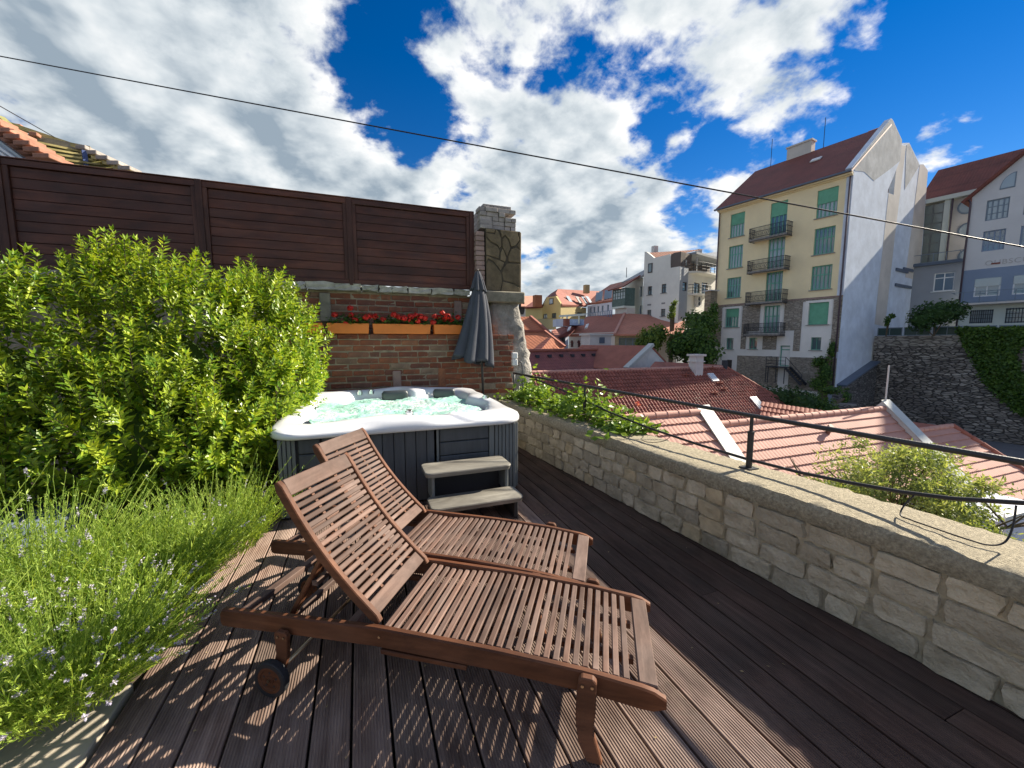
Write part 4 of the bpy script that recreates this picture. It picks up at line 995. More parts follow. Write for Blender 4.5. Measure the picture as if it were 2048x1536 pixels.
MB().extrude(q3((-620, 345, 14.6), (250, 350, 11.3), (250, 420, 11.3), (-620, 480, 14.6)), (.2, .8, 0)).build('wall', MT['bmortar'], hr)
for i in range(7):                      # stepped verge tiles
    x0, y0 = -6+i*19.0, 246+i*12.6
    a = dep(x0, y0, 10.2-.03*i); MB().obox(a, (.94, -.33, -.0), (.33, .94, 0), (0, 0, 1), .20, .3, .055).build('verge_tile', MT['rtile'], hr, bevel=.012)
    MB().obox(dep(x0-14, y0+11, 10.15), (.94, -.33, 0), (.33, .94, 0), (0, 0, 1), .20, .1, .05).build('verge_tile', MT['rtile'], hr, bevel=.012)
for i in range(6):
    MB().beam(dep(-20, 282+i*9, 9.8), dep(38-i*3, 322+i*8, 9.8), .05, .05).build('batten', MT['plastic'], hr)
MB().beam(dep(-10, 275, 9.9), dep(66, 332, 9.8), .10, .06).build('gutter', MT['zinc'], hr)
MB().beam(dep(0, 234, 10.6), dep(112, 335, 10.2), .16, .08).build('barge_board', MT['olivewood'], hr)
MB().beam(dep(22, 250, 10.8), dep(180, 303, 11.5), .18, .10).build('ridge_board', MT['newwood'], hr)
MB().beam(dep(50, 275, 10.9), dep(182, 300, 11.5), .14, .16).build('ridge_cap', MT['slabgrey'], hr)
MB().slab(q3((55, 280, 11.0), (170, 302, 11.6), (250, 348, 11.6), (120, 352, 10.8)), .06).build('boarding', MT['olivewood'], hr)
for i in range(5):
    f = i/5; MB().beam(dep(72+40*f, 284+52*f, 10.85-.1*f), dep(168+55*f, 304+42*f, 11.45), .05, .05).build('batten', MT['newwood'], hr)
for i in range(5):
    x0, y0 = 172+i*22, 300+i*10.2
    MB().obox(dep(x0, y0, 11.5), (.94, -.33, 0), (.33, .94, 0), (0, 0, 1), .17, .2, .055).build('verge_tile', MT['palebrick'], hr, bevel=.012)
    MB().obox(dep(x0+4, y0+8, 11.4), (.94, -.33, -.2), (.33, .94, 0), (0, 0, 1), .17, .05, .04).build('batten_end', MT['newwood'], hr)
MB().beam(dep(168, 302, 11.3), dep(174, 345, 11.3), .10, .10).build('prop', M('blue_prop', (.06,.09,.22), .5), hr)
for x, y in ((38, 254), (70, 270)): MB().obox(dep(x, y, 10.9), (1, 0, 0), (0, 1, 0), (0, 0, 1), .09, .09, .05).build('ridge_tile', MT['rtile'], hr, bevel=.015)
# ------------------------------------------------------------------ town: facade helper
class Facade:
    def __init__(s, P, u, n=None):
        s.P = np.array([P[0], P[1], 0.0]); s.u = np.array([u[0], u[1], 0.0]); s.u = s.u/np.linalg.norm(s.u)
        nn = np.array([s.u[1], -s.u[0], 0.0]); s.n = nn if n is None or nn@np.array([n[0], n[1], 0.0]) > 0 else -nn
    def W(s, u, z, d=0.0): return s.P+s.u*u+s.n*d+np.array([0, 0, z])
    def uz(s, x, y): p = onplane(x, y, s.P, s.n); return float((p-s.P)@s.u), float(p[2])
    def box(s, mb, u0, u1, z0, z1, d0, d1): return mb.obox(s.W((u0+u1)/2, (z0+z1)/2, (d0+d1)/2), s.u, s.n, (0, 0, 1), abs(u1-u0)/2, abs(d1-d0)/2, abs(z1-z0)/2)
    def wall(s, u0, u1, z0, z1, holes, rec=.18, d=0.0):
        mb = MB(); us = sorted({u0, u1, *[h[0] for h in holes], *[h[1] for h in holes]}); zs = sorted({z0, z1, *[h[2] for h in holes], *[h[3] for h in holes]})
        us = [q for q in us if u0 <= q <= u1]; zs = [q for q in zs if z0 <= q <= z1]
        for a, b in zip(us[:-1], us[1:]):
            for c, e in zip(zs[:-1], zs[1:]):
                m = ((a+b)/2, (c+e)/2)
                if any(h[0] < m[0] < h[1] and h[2] < m[1] < h[3] for h in holes): continue
                mb.poly([s.W(a, c, d), s.W(b, c, d), s.W(b, e, d), s.W(a, e, d)])
        for a, b, c, e in holes:
            f = [s.W(a, c, d), s.W(b, c, d), s.W(b, e, d), s.W(a, e, d)]; g = [s.W(a, c, d-rec), s.W(b, c, d-rec), s.W(b, e, d-rec), s.W(a, e, d-rec)]
            for i in range(4): j = (i+1) % 4; mb.poly([f[i], f[j], g[j], g[i]])
            mb.poly(g)
        return mb
    def window(s, h, parent, fm, gm, nv=2, tr=None, rec=.18, shut=0.0, sm=None, sill=None, fw=.07, d=0.0, grid=0):
        u0, u1, z0, z1 = h; mb = MB(); a, b = d-rec+.012, d-rec+.07
        s.box(mb, u0, u0+fw, z0, z1, a, b); s.box(mb, u1-fw, u1, z0, z1, a, b); s.box(mb, u0+fw, u1-fw, z0, z0+fw, a, b); s.box(mb, u0+fw, u1-fw, z1-fw, z1, a, b)
        for i in range(1, nv): u = u0+(u1-u0)*i/nv; s.box(mb, u-fw*.45, u+fw*.45, z0+fw, z1-fw, a, b-.004)
        if tr: z = z0+(z1-z0)*tr; s.box(mb, u0+fw, u1-fw, z-fw*.5, z+fw*.5, a, b-.008)
        for i in range(1, grid): z = z0+(z1-z0)*i/grid; s.box(mb, u0+fw, u1-fw, z-.025, z+.025, a, b-.012)
        o = mb.build('window', fm, parent)
        p = MB(); s.box(p, u0+fw*.5, u1-fw*.5, z0+fw*.5, z1-fw*.5, a-.004, a+.01); p.build('pane', gm, o)
        if shut: p = MB(); s.box(p, u0+.02, u1-.02, z1-(z1-z0)*shut, z1-.01, b-.005, b+.04); p.build('roller_shutter', sm or fm, o)
        if sill is not None: p = MB(); s.box(p, u0-.12, u1+.12, z0-.07, z0-.005, d-.02, d+.12); p.build('sill', sill, o)
        return o
TM = {}
TM['cream'] = M('cream_stucco', (.86,.73,.46), .9, .10, .5, .15, 30, 0, stain=.45, stain_col=(.78,.655,.41))
TM['white_st'] = M('white_stucco', (.78,.76,.72), .9, .08, .8, .1, 30, 0, stain=.4, stain_col=(.64,.62,.58))
TM['bluewall'] = M('pale_blue_render', (.62,.69,.79), .92, .16, .9, .25, 12, 0, stain=.65, stain_col=(.49,.56,.66))
TM['greyup'] = M('grey_weathered_render', (.44,.45,.45), .92, .3, 1.2, .3, 12, 0, stain=.8, stain_col=(.30,.32,.33))
TM['beige'] = M('beige_render', (.60,.56,.51), .92, .1, .7, .2, 12, 0, stain=.4, stain_col=(.38,.36,.33))
TM['green'] = M('green_shutter_paint', (.15,.43,.28), .6, .15, 2, .1, 60, .15)
TM['greenf'] = M('green_window_frame', (.14,.39,.29), .6, .15, 2, .1, 60, .2)
TM['glass'] = glass('window_glass', (.10, .15, .16)); TM['glass_b'] = glass('blue_window_glass', (.10, .16, .22)); TM['glass_l'] = glass('pale_curtained_glass', (.30, .36, .38), .25)
TM['darkf'] = M('dark_window_frame', (.05,.045,.045), .5, .1, 3, 0, 50, 0); TM['greyf'] = M('grey_window_frame', (.17,.22,.27), .5, .1, 3, 0, 50, 0); TM['whitef'] = M('white_window_frame', (.72,.73,.73), .5, .05, 3, 0, 50, 0)
TM['sill'] = M('stone_sill', (.28,.27,.26), .8, .1, 3, .1, 50, 0)
TM['pipe'] = M('brown_downpipe', (.085,.06,.075), .5, .1, 3, 0, 50, 0); TM['gutter'] = M('blue_grey_gutter', (.10,.13,.18), .45, .1, 3, 0, 50, 0)
TM['iron'] = M('far_iron', (.03,.035,.045), .6, .1, 3, 0, 50, 0)
TM['ivory_wall'] = M('ivory_wall', (.76,.74,.67), .9, .07, .6, .1, 30, 0, stain=.25, stain_col=(.5,.49,.44))
TM['mint_wall'] = M('mint_white_wall', (.63,.67,.60), .9, .07, .6, .1, 30, 0)
TM['yellow_wall'] = M('yellow_wall', (.62,.50,.22), .9, .08, .6, .1, 30, 0)
TM['ochre_wall'] = M('ochre_wall', (.42,.34,.17), .9, .08, .6, .1, 30, 0)
TM['lilac_wall'] = M('lilac_white_wall', (.55,.57,.66), .9, .07, .6, .1, 30, 0)
TM['pinkwall'] = M('pale_pink_wall', (.62,.56,.50), .9, .08, .6, .1, 30, 0)
TM['slate'] = M('grey_metal_roof', (.25,.27,.29), .55, .12, 1, .1, 20, 0)
TM['fibre'] = M('brown_facade_panel', (.14,.115,.10), .8, .1, 1, .1, 20, 0)
TM['copper'] = M('copper_pipe', (.20,.08,.05), .6)
TM['chim'] = M('white_chimney_render', (.58,.57,.55), .9, .1, 2, .2, 20, 0)
TM['brickch'] = M('orange_brick_chimney', (.36,.13,.06), .9, .2, 6, .3, 20, 0)
TM['finwhite'] = M('white_parapet_metal', (.46,.48,.46), .5, .08, 2, .05, 30, 0, stain=.3, stain_col=(.45,.46,.42))
TM['bluepaint'] = M('blue_painted_band', (.22,.28,.38), .9, .07, .6, .1, 30, 0)

# ------------------------------------------------------------------ apartment block
kp = dep(1690, 550, 34.0); AD = np.array([-math.sin(R(10.3)), math.cos(R(10.3)), 0]); AN = np.array([-AD[1], AD[0], 0.0]); AE = -AN
K = np.array([kp[0], kp[1], 0.0])
FA_ = Facade(K, AD, AN); GA = Facade(K, AE, -AD)
TM['rubble'] = rubble('coursed_rubble', tuple(AD), (.30,.26,.21), (.42,.38,.32), (.20,.175,.145), .42, .17, .5)
ap = thing('apartment_block', 'tall cream apartment block with green shutters, balconies and red roof', 'building', (float(K[0]), float(K[1]), -6.5))
UL = 11.62
cols = [(.95, 2.5), (4.87, 6.36), (8.83, 10.31)]; zrow = [(12.35, 14.72), (9.18, 11.46), (6.11, 8.2), (3.02, 4.98)]
holes_hi, holes_lo = [], []; doors = []
for (u0, u1) in (cols[0], cols[2]):
    for r, (a, b) in enumerate(zrow): (holes_hi if r < 3 else holes_lo).append((u0, u1, a, b))
for r, (a, b) in enumerate(zrow):
    h = (cols[1][0], cols[1][1], a-.68, b); doors.append(h); (holes_hi if r < 3 else holes_lo).append(h)
FA_.wall(0, UL, 5.42, 15.5, holes_hi).build('upper_wall', TM['cream'], ap)
small = [(1.34, 2.13, .74, 1.88), (6.85, 7.64, .74, 1.88), (9.27, 10.04, .68, 1.88)]; door = (3.80, 4.68, -.85, 1.12); cdoor = (9.3, 9.9, -3.4, -.45)
FA_.wall(0, UL, -6.5, 5.42, holes_lo+small+[door, cdoor], .22).build('lower_wall', TM['white_st'], ap)
# rubble cladding panels stand proud of the plaster
for u0, u1, z0, z1, hs in ((2.98, 4.52, 1.0+1.55, 5.30, []), (2.98, 3.55, .62, 2.56, []), (6.72, 8.48, 2.56, 5.30, []), (7.95, 8.48, .72, 2.57, []), (10.66, UL, 1.05, 5.30, []), (0, .62, .62, 5.30, []), (5.0, 6.3, .72, 2.05, []), (4.7, 8.75, -3.0, .05, []), (.05, 3.75, -3.0, .05, [])):
    FA_.wall(u0, u1, z0, z1, hs, d=.035).build('stone_cladding', TM['rubble'], ap)
for u0, u1, z0, z1 in ((.62, 2.98, 5.12, 5.30), (4.52, 6.72, 5.12, 5.30), (8.48, 10.66, 5.12, 5.30)):
    m = MB(); FA_.box(m, u0, u1, z0, z1, .0, .035); m.build('stone_cladding', TM['rubble'], ap)
m = MB(); FA_.box(m, 0, UL, 5.31, 5.45, -.02, .07); m.build('string_course', M('string_course', (.30,.22,.19), .9), ap)
for h in holes_lo:
    if h in doors or True:
        m = MB(); u0, u1, a, b = h; FA_.box(m, u0-.26, u0, a-.02, b+.2, .0, .05); FA_.box(m, u1, u1+.26, a-.02, b+.2, 0, .05); FA_.box(m, u0, u1, b, b+.2, 0, .05); m.build('window_surround', TM['white_st'], ap)
sh_ = {0: .42, 4: .5, 3: .0}
k = 0
for h in holes_hi+holes_lo:
    right = h[0] < 3; mid = 4 < h[0] < 7; top_ = h[3] > 14; low = h[3] < 5.5
    s_ = .5 if top_ and right else .47 if top_ and not mid else .42 if top_ else (.97 if low and right else .45 if low and not mid else 0)
    k += 1; FA_.window(h, ap, TM['greenf'], TM['glass_l'] if k in (1, 4, 5, 8, 12) else TM['glass'], 5 if not mid else 4, .62, .2 if not low else .24, s_, TM['green'], None if mid else TM['sill'], .10)
for h in small: FA_.window(h, ap, TM['greenf'], TM['glass'], 2, None, .22, 0, None, TM['sill'], .06)
FA_.window(door, ap, TM['greenf'], TM['green'], 1, .8, .26, 0, None, None, .09); FA_.window(cdoor, ap, TM['darkf'], TM['darkf'], 1, None, .2, 0, None, None, .06)
def balcony(zb):
    o = MB(); FA_.box(o, 4.35, 7.7, zb-.16, zb, .0, .95); b = o.build('balcony', TM['beige'], ap)
    m = MB(); H = 1.02
    for z in (zb+H, zb+.12, zb+.62, zb-.22):
        FA_.box(m, 4.30, 7.75, z-.022, z+.022, .97, 1.01); FA_.box(m, 4.30, 4.34, z-.022, z+.022, .0, .97); FA_.box(m, 7.71, 7.75, z-.022, z+.022, .0, .97)
    for u in np.linspace(4.32, 7.73, 30): FA_.box(m, u-.012, u+.012, zb-.24, zb+H, .975, 1.005)
    for d in np.linspace(.08, .95, 8): FA_.box(m, 4.308, 4.332, zb-.24, zb+H, d-.012, d+.012); FA_.box(m, 7.718, 7.742, zb-.24, zb+H, d-.012, d+.012)
    for u in np.linspace(4.55, 7.5, 9):      # scrolls in the panel
        m.tube([FA_.W(u+.11*math.cos(t), zb+.40+.15*math.sin(t), .99) for t in np.linspace(0, 2*math.pi, 9)], .012, 4, False)
    m.build('railing', TM['iron'], b)
for z in (11.52, 8.42, 5.36, 2.26): balcony(z)
for u in (.16, UL-.13): MB().tube([FA_.W(u, 15.2, .12), FA_.W(u, -2.4, .12)], .065, 8).build('downpipe', TM['pipe'], ap, smooth=True)
# roof
eb_, rz_, ae = 15.52, 21.05, 6.9
E0, E1 = FA_.W(-.05, eb_, .55), FA_.W(UL+.25, eb_, .55); R0 = K+AE*ae+AD*(-.02)+np.array([0, 0, rz_]); R1 = K+AE*ae+AD*(UL+.25)+np.array([0, 0, rz_]); R1h = K+AE*ae+AD*(UL+.2)+np.array([0, 0, rz_])
sl_ = (R0-E0); dn = -sl_+AD*(sl_@AD); dn = dn/np.linalg.norm(dn)
TM['aproof'] = tiles_mat('dark_red_plain_tiles', (.175,.042,.028), tuple(AD), tuple(dn), .2, .2, .2)
MB().slab([E0, E1, R1, R0], .14).build('roof', TM['aproof'], ap)
B0 = K+AE*(2*ae)+AD*.8+np.array([0, 0, eb_]); B1 = B0+AD*(UL-.55)
MB().slab([R0+AD*.8-np.array([0, 0, .05]), R1-np.array([0, 0, .05]), B1, B0], .14).build('rear_roof', TM['aproof'], ap)
MB().beam(E0+np.array([0, 0, -.02]), E1+np.array([0, 0, -.02]), .16, .14).build('gutter', TM['gutter'], ap)
m = MB(); FA_.box(m, 0, UL, 15.30, 15.48, 0, .40); m.build('eave', TM['cream'], ap)
for z in ((15.2, 15.3),): m = MB(); FA_.box(m, 0, UL, z[0], z[1], 0, .15); m.build('cornice', TM['cream'], ap)
# side walls
def gpoly(pts, d, t=.25): return MB().extrude([GA.W(u, z, d) for u, z in pts], tuple(-GA.n*t))
gpoly([(-.02, -2.0), (.02, -6.5), (7.4, -6.5), (7.4, 5.6), (7.6, 15.5), (9.85, 18.6), (9.85, 20.35), (7.15, 21.45), (6.7, 21.45), (-.45, 15.75), (-.02, 15.3)], 0.0, .45).build('gable_wall', TM['bluewall'], ap)
gpoly([(-.30, 15.78), (6.7, 21.38), (7.12, 21.38), (9.80, 20.30), (9.80, 18.5), (7.6, 17.3), (4.2, 15.6), (2.0, 15.9), (.2, 15.6)], .012, .01).build('weathered_gable_top', TM['greyup'], ap)
gpoly([(7.405, -6.5), (19.9, -6.5), (19.9, 8), (18.7, 19.6), (17.2, 19.9), (16.1, 19.65), (12.6, 20.9), (9.9, 20.2), (9.855, 15.5), (7.62, 15.4), (7.405, 5.6)], -.25, .4).build('rear_gable_wall', TM['bluewall'], ap)
gpoly([(8.2, 3.2), (10.9, 3.0), (11.2, 12), (11.8, 20.4), (9.9, 20.1), (9.86, 15.5), (8.6, 15.45)], -.235, .012).build('beige_strip', TM['beige'], ap)
gpoly([(15.2, 8.2), (19.5, 8.2), (18.69, 19.55), (17.2, 19.85), (16.1, 19.6)], -.236, .012).build('beige_strip', TM['beige'], ap)
gpoly([(12.6, 16.5), (16.0, 19.5), (12.6, 20.85), (11.9, 20.5)], -.232, .01).build('weathered_gable_top', TM['greyup'], ap)
for u0, u1, z in ((12.2, 15.5, 8.6), (14.2, 17, 8.85), (12.4, 17, 7.1)): m = MB(); GA.box(m, u0, u1, z, z+.28, -.23, -.1); m.build('flashing', TM['gutter'], ap)
m = MB(); GA.box(m, 9.5, 11.6, 20.2, 22.0, -2.4, -1.2); GA.box(m, 9.4, 11.7, 21.9, 22.1, -2.5, -1.1); m.build('chimney', M('pink_chimney', (.50,.33,.26), .9, .1, 3), ap)
c = K+AE*(ae+.3)+AD*7.4; MB().obox(c+np.array([0, 0, 21.2]), AD, AE, (0, 0, 1), 1.15, .4, 1.0).obox(c+np.array([0, 0, 22.25]), AD, AE, (0, 0, 1), 1.25, .5, .08).build('chimney', TM['beige'], ap)
for dd in (5.2, 10.2): MB().tube([K+AE*ae+AD*dd+np.array([0, 0, 20.9]), K+AE*ae+AD*dd+np.array([0, 0, 23.9])], .03, 5).build('antenna', TM['iron'], ap)
cs = E0+(R0-E0)*.62+AD*4.6; MB().obox(cs+np.array([0, 0, .1]), AD, dn, np.cross(AD, dn), .42, .3, .05).build('skylight', TM['whitef'], ap)
# outside stair
stt = thing('outside_stair', 'black metal stair leading down from the apartment block door', 'stairs', tuple(FA_.W(4.0, -2.4, 1.0)))
m = MB(); FA_.box(m, 3.6, 5.35, -.95, -.87, .05, 1.1); m.build('landing', TM['iron'], stt)
for u in (3.66, 4.4, 5.1, 5.3): m = MB(); FA_.box(m, u-.03, u+.03, -2.45, -.9, 1.02, 1.08); m.build('post', TM['iron'], stt)
for i in range(8): m = MB(); u = 3.55-i*.17; z = -1.08-i*.18; FA_.box(m, u-.13, u+.13, z-.03, z, .1, 1.05); m.build('tread', TM['iron'], stt)
for d in (.08, 1.06): MB().beam(FA_.W(3.6, -.95, d), FA_.W(2.2, -2.45, d), .05, .2).build('stringer', TM['iron'], stt)
m = MB()
for z in (0.05, -.3, -.6): FA_.box(m, 3.6, 5.33, z-.02, z+.02, 1.05, 1.09); FA_.box(m, 5.29, 5.33, z-.02, z+.02, .1, 1.05)
for u in (3.62, 4.4, 5.31): FA_.box(m, u-.02, u+.02, -.9, .05, 1.05, 1.09)
m.beam(FA_.W(3.6, .05, 1.07), FA_.W(2.2, -1.5, 1.07), .04, .04); m.beam(FA_.W(2.2, -1.5, 1.07), FA_.W(2.2, -2.45, 1.07), .04, .04); m.build('handrail', TM['iron'], stt)

# ------------------------------------------------------------------ retaining wall, its fence and street
FR = Facade(K+AE*7.4, AD, AN)
TM['oldstone'] = rubble('dark_old_masonry', tuple(AD), (.13,.115,.10), (.50,.45,.38), (.06,.053,.046), .5, .17, 1.0, dirt=(.19,.165,.14))
TM['oldstone2'] = rubble('old_masonry_front', tuple(AE), (.12,.115,.11), (.28,.265,.25), (.06,.055,.055), .5, .2, .9)
TM['coping'] = M('retaining_coping', (.40,.37,.32), .9, .3, 2, .5, 9, 0)
rw = thing('retaining_wall', 'high dark old stone retaining wall below the grey gabled building', 'wall', tuple(FR.W(-8, -6.5, 0)))
FR.wall(-34, -.1, -6.5, 1.85, [], d=.0).build('masonry', TM['oldstone'], rw)
m = MB(); FR.box(m, -34, -.1, 1.1, 2.03, -.4, .03); m.build('top_course', rubble('pale_top_masonry', tuple(AD), (.30,.27,.22), (.46,.42,.36), (.12,.105,.09), .7, .22, .6), rw)
for i in range(46):                      # single stones that stand out of the face
    u = rk.uniform(-20, -.6); z = rk.uniform(-5.4, .9); w = rk.uniform(.25, .6); m = MB(); FR.box(m, u, u+w, z, z+rk.uniform(.12, .2), -.05, rk.uniform(.04, .12)); m.build('stone', TM['oldstone'], rw, bevel=.03)
bu = thing('lower_buttress', 'sloping stone buttress with blue flashing below the apartment gable', 'buttress', tuple(GA.W(4, -6.5, .6)))
MB().extrude([GA.W(u, z, .5) for u, z in ((-.6, -6.5), (7.4, -6.5), (7.4, -.55), (-.6, -2.65))], tuple(-GA.n*.48)).build('masonry', TM['oldstone2'], bu)
MB().beam(GA.W(.2, -2.3, .35), GA.W(7.4, -.4, .35), .75, .14).build('flashing', TM['gutter'], bu)
gf = thing('parapet_fence', 'grey metal fence with dark glass panels on top of the retaining wall', 'fence', tuple(FR.W(-6, 2.03, -.1)))
u = -.25
TM['dglass'] = M('green_glass_panel', (.025,.06,.052), .35, .1, 2, 0, 30, 0)
while u > -15:
    m = MB()
    for a, b, c, e in ((u-1.75, u, 2.72, 2.80), (u-1.75, u, 2.04, 2.10), (u-.06, u, 2.1, 2.72), (u-1.75, u-1.69, 2.1, 2.72), (u-.9, u-.86, 2.1, 2.72)): FR.box(m, a, b, c, e, -.12, -.06)
    f = m.build('frame', TM['greyf'], gf); m = MB(); FR.box(m, u-1.7, u-.05, 2.09, 2.73, -.10, -.085); m.build('pane', TM['dglass'], f); u -= 1.86
tp = MB().poly([FR.W(-34, 1.98, -.3), FR.W(-.2, 1.98, -.3), FR.W(8, 1.98, -25), FR.W(-34, 1.98, -25)]).build('upper_street', M('upper_street', (.2,.19,.18), .9)); tag(tp, kind='structure')

# ------------------------------------------------------------------ grey gabled building on the upper street
SA = Facade(K+AE*16, AD, AN); Zs = lambda x, y: (1400+x/3.0725, 200+y/3.0725)
TM['schoolwall'] = M('grey_white_wall', (.60,.60,.60), .9, .06, .5, .1, 30, 0, stain=.3, stain_col=(.43,.42,.42))
sb = thing('grey_gabled_building', 'grey white gabled building with arched attic window and faded lettering', 'building', tuple(SA.W(-8, 2, 0)))
def SH(x0, y0, x1, y1): a = SA.uz(*Zs(x0, y0)); b = SA.uz(*Zs(x1, y1)); return (min(a[0], b[0]), max(a[0], b[0]), min(a[1], b[1]), max(a[1], b[1]))
uc = -3.75
w1 = (-6.1, -4.72, 12.75, 14.6); w2 = (-6.1, -4.72, 9.95, 11.8); w1b = (-8.4, -6.95, 12.75, 14.6); w2b = (-8.4, -6.95, 9.95, 11.8)
w3 = (-6.2, -4.55, 5.75, 7.45); w3b = (-8.6, -6.9, 5.75, 7.45); w4 = (-5.95, -4.5, 3.25, 4.5); w4b = (-8.6, -6.7, 3.2, 4.55)
SA.wall(-14, uc, 8.35, 15.2, [w1, w2, w1b, w2b]).build('upper_wall', TM['schoolwall'], sb)
MB().extrude([SA.W(u, z, 0) for u, z in ((uc, 15.2), (-14, 15.2), (-14, 22.2), (-9, 20.4), (-3.2, 14.9))], tuple(-SA.n*.3)).build('gable', TM['schoolwall'], sb)
SA.wall(-14, uc, 5.0, 8.35, [w3, w3b], d=.02).build('blue_band', TM['bluepaint'], sb)
SA.wall(-14, uc, 1.98, 5.0, [w4, w4b], d=.0).build('ground_floor_wall', TM['mint_wall'], sb)
for h in (w1, w1b): SA.window(h, sb, TM['greyf'], TM['glass_l'], 4, None, .18, 0, None, None, .1, grid=3)
for h in (w2, w2b): SA.window(h, sb, TM['bluepaint'], TM['glass_b'], 4, None, .18, 0, None, None, .1, grid=3)
for h in (w3, w3b): SA.window(h, sb, TM['whitef'], TM['glass_b'], 2, None, .12, .45, TM['glass_l'], None, .1, d=.02)
for h in (w4, w4b):
    o = SA.window(h, sb, TM['greyf'], TM['glass_l'], 2, None, .12, 0, None, None, .07); m = MB()
    for u in np.linspace(h[0]+.05, h[1]-.05, 11): SA.box(m, u-.018, u+.018, h[2], h[3], .01, .04)
    for z in np.linspace(h[2]+.1, h[3]-.1, 4): SA.box(m, h[0], h[1], z-.018, z+.018, .015, .035)
    m.build('window_bars', TM['iron'], o)
def fan(u0, u1, z0, z1, flip=1):             # quarter round attic window
    pts = [(u1, z0), (u0, z0)]+[(u0+(u1-u0)*math.sin(t), z0+(z1-z0)*math.cos(t)) for t in np.linspace(0, math.pi/2, 9)][:-1]
    o = MB().extrude([SA.W(u, z, .0) for u, z in pts], tuple(SA.n*.05)).build('window', TM['greyf'], sb)
    c = np.mean(np.array(pts), axis=0); q = [tuple(c+(np.array(p)-c)*.86) for p in pts]
    MB().extrude([SA.W(u, z, .04) for u, z in q], tuple(SA.n*.02)).build('pane', TM['glass_l'], o)
a = SA.uz(*Zs(1840, 560)); b = SA.uz(*Zs(1945, 470)); fan(b[0], a[0], a[1]+.1, b[1]+.45)
# balcony slab and rail in front of the blue band
ob = MB(); SA.box(ob, -14, -3.3, 4.95, 5.12, .0, 1.3); bl = ob.build('balcony', TM['beige'], sb); m = MB()
for z in (6.15, 5.2): SA.box(m, -14, -3.35, z-.03, z+.03, 1.24, 1.3)
for u in np.arange(-13.6, -3.3, 1.05): SA.box(m, u-.025, u+.025, 5.12, 6.15, 1.24, 1.3)
SA.box(m, -3.4, -3.34, 6.12, 6.18, 0, 1.24); m.build('railing', TM['greyf'], bl)
MB().tube([SA.W(uc+.25, 15.1, .1), SA.W(uc+.05, 14.7, .1), SA.W(uc+.05, 2.2, .1)], .075, 8).build('downpipe', TM['pipe'], sb, smooth=True)
# faded lettering
def text_mesh(txt, size, mat, parent, F, u, z, d, flip=True):
    cu = bpy.data.curves.new('lettering', 'FONT'); cu.body = txt; cu.size = size; cu.extrude = .012; cu.space_character = 1.12; to = bpy.data.objects.new('lettering_tmp', cu); COL.objects.link(to)
    dg = bpy.context.evaluated_depsgraph_get(); me = bpy.data.meshes.new_from_object(to.evaluated_get(dg)); bpy.data.objects.remove(to)
    ru = -F.u                                       # reading direction runs towards the near end
    Mx = Matrix(((ru[0], 0, F.n[0], 0), (ru[1], 0, F.n[1], 0), (0, 1, 0, 0), (0, 0, 0, 1))); p = F.W(u, z, d); Mx.translation = Vector(p)
    me.transform(wm(parent).inverted() @ Mx); return link_mesh('lettering', me, mat, parent)
try: text_mesh('OUBSCUM', .62, M('faded_letter_paint', (.47,.455,.44), .9, .2, 3), sb, SA, -5.05, 8.62, .01)
except Exception as ex: print('text', ex)
m = MB(); SA.box(m, -6.0, -5.45, 8.66, 8.80, .0, .03); m.build('rust_stain', M('rust', (.22,.07,.05), .9), sb)
# its roof and the linked wing with glass bay
TM['redroof2'] = tiles_mat('red_brown_tiles', (.16,.045,.03), tuple(AD), (.55*AE[0], .55*AE[1], -.83), .25, .25, .25)
MB().slab([SA.W(-3.1, 14.85, .5), SA.W(-9, 20.5, .5), SA.W(-9, 20.5, -14), SA.W(-3.1, 14.85, -14)], .2).build('roof', TM['redroof2'], sb)
lk = thing('linked_wing', 'narrow wing with tall glass bay between apartment gable and grey building', 'building', tuple(SA.W(0, 2, -4)))
SB = Facade(K+AE*20, AD, AN)
def SU(F, x, y): return F.uz(1820+x/3.842, 280+y/3.842)
u0 = SU(SB, 300, 700)[0]; u1 = SU(SB, 470, 700)[0]; zt_ = SU(SB, 320, 440)[1]; zb_ = SU(SB, 320, 930)[1]
SB.wall(u1-3, u0, zb_, zt_, []).build('wall', TM['beige'], lk); SB.wall(u0, u0+9, zb_, zt_+.3, [], d=-.25).build('rear_wall', TM['beige'], lk)
for y in (690, 890, 510):
    uu, zz = SU(SB, 445, y); m = MB().extrude([SB.W(uu+.75*math.cos(t), zz+.75*math.sin(t), .0) for t in np.linspace(0, 6.28, 18, endpoint=False)], tuple(SB.n*.06)).build('round_window', TM['greyf'], lk)
    MB().extrude([SB.W(uu+.6*math.cos(t), zz+.6*math.sin(t), .05) for t in np.linspace(0, 6.28, 18, endpoint=False)], tuple(SB.n*.03)).build('pane', TM['glass_l'], m)
g0 = SU(SB, 265, 600)[0]; g1 = SU(SB, 110, 600)[0]; zt2 = SU(SB, 200, 500)[1]
gb = MB(); SB.box(gb, g0, g1, zb_, zt2, .0, .5); gbo = gb.build('glass_bay', M('bay_frame', (.16,.17,.16), .5), lk)
for i in range(2):
    for j in range(6):
        m = MB(); a = g0+(g1-g0)*i/2; b = g0+(g1-g0)*(i+1)/2; c = zb_+(zt2-zb_)*j/6; e = zb_+(zt2-zb_)*(j+1)/6; SB.box(m, a+.07, b-.07, c+.07, e-.07, .49, .53); m.build('pane', glass('bay_glass', (.16,.19,.17), .12), gbo)
m = MB(); SB.box(m, u0, g0, zb_, zt_-.3, 0, .55); m.build('pier', TM['mint_wall'], lk)
m = MB(); SB.box(m, u1-5, g1+.5, zt_-.3, zt_+.12, -.4, .85); m.build('soffit', TM['mint_wall'], lk)
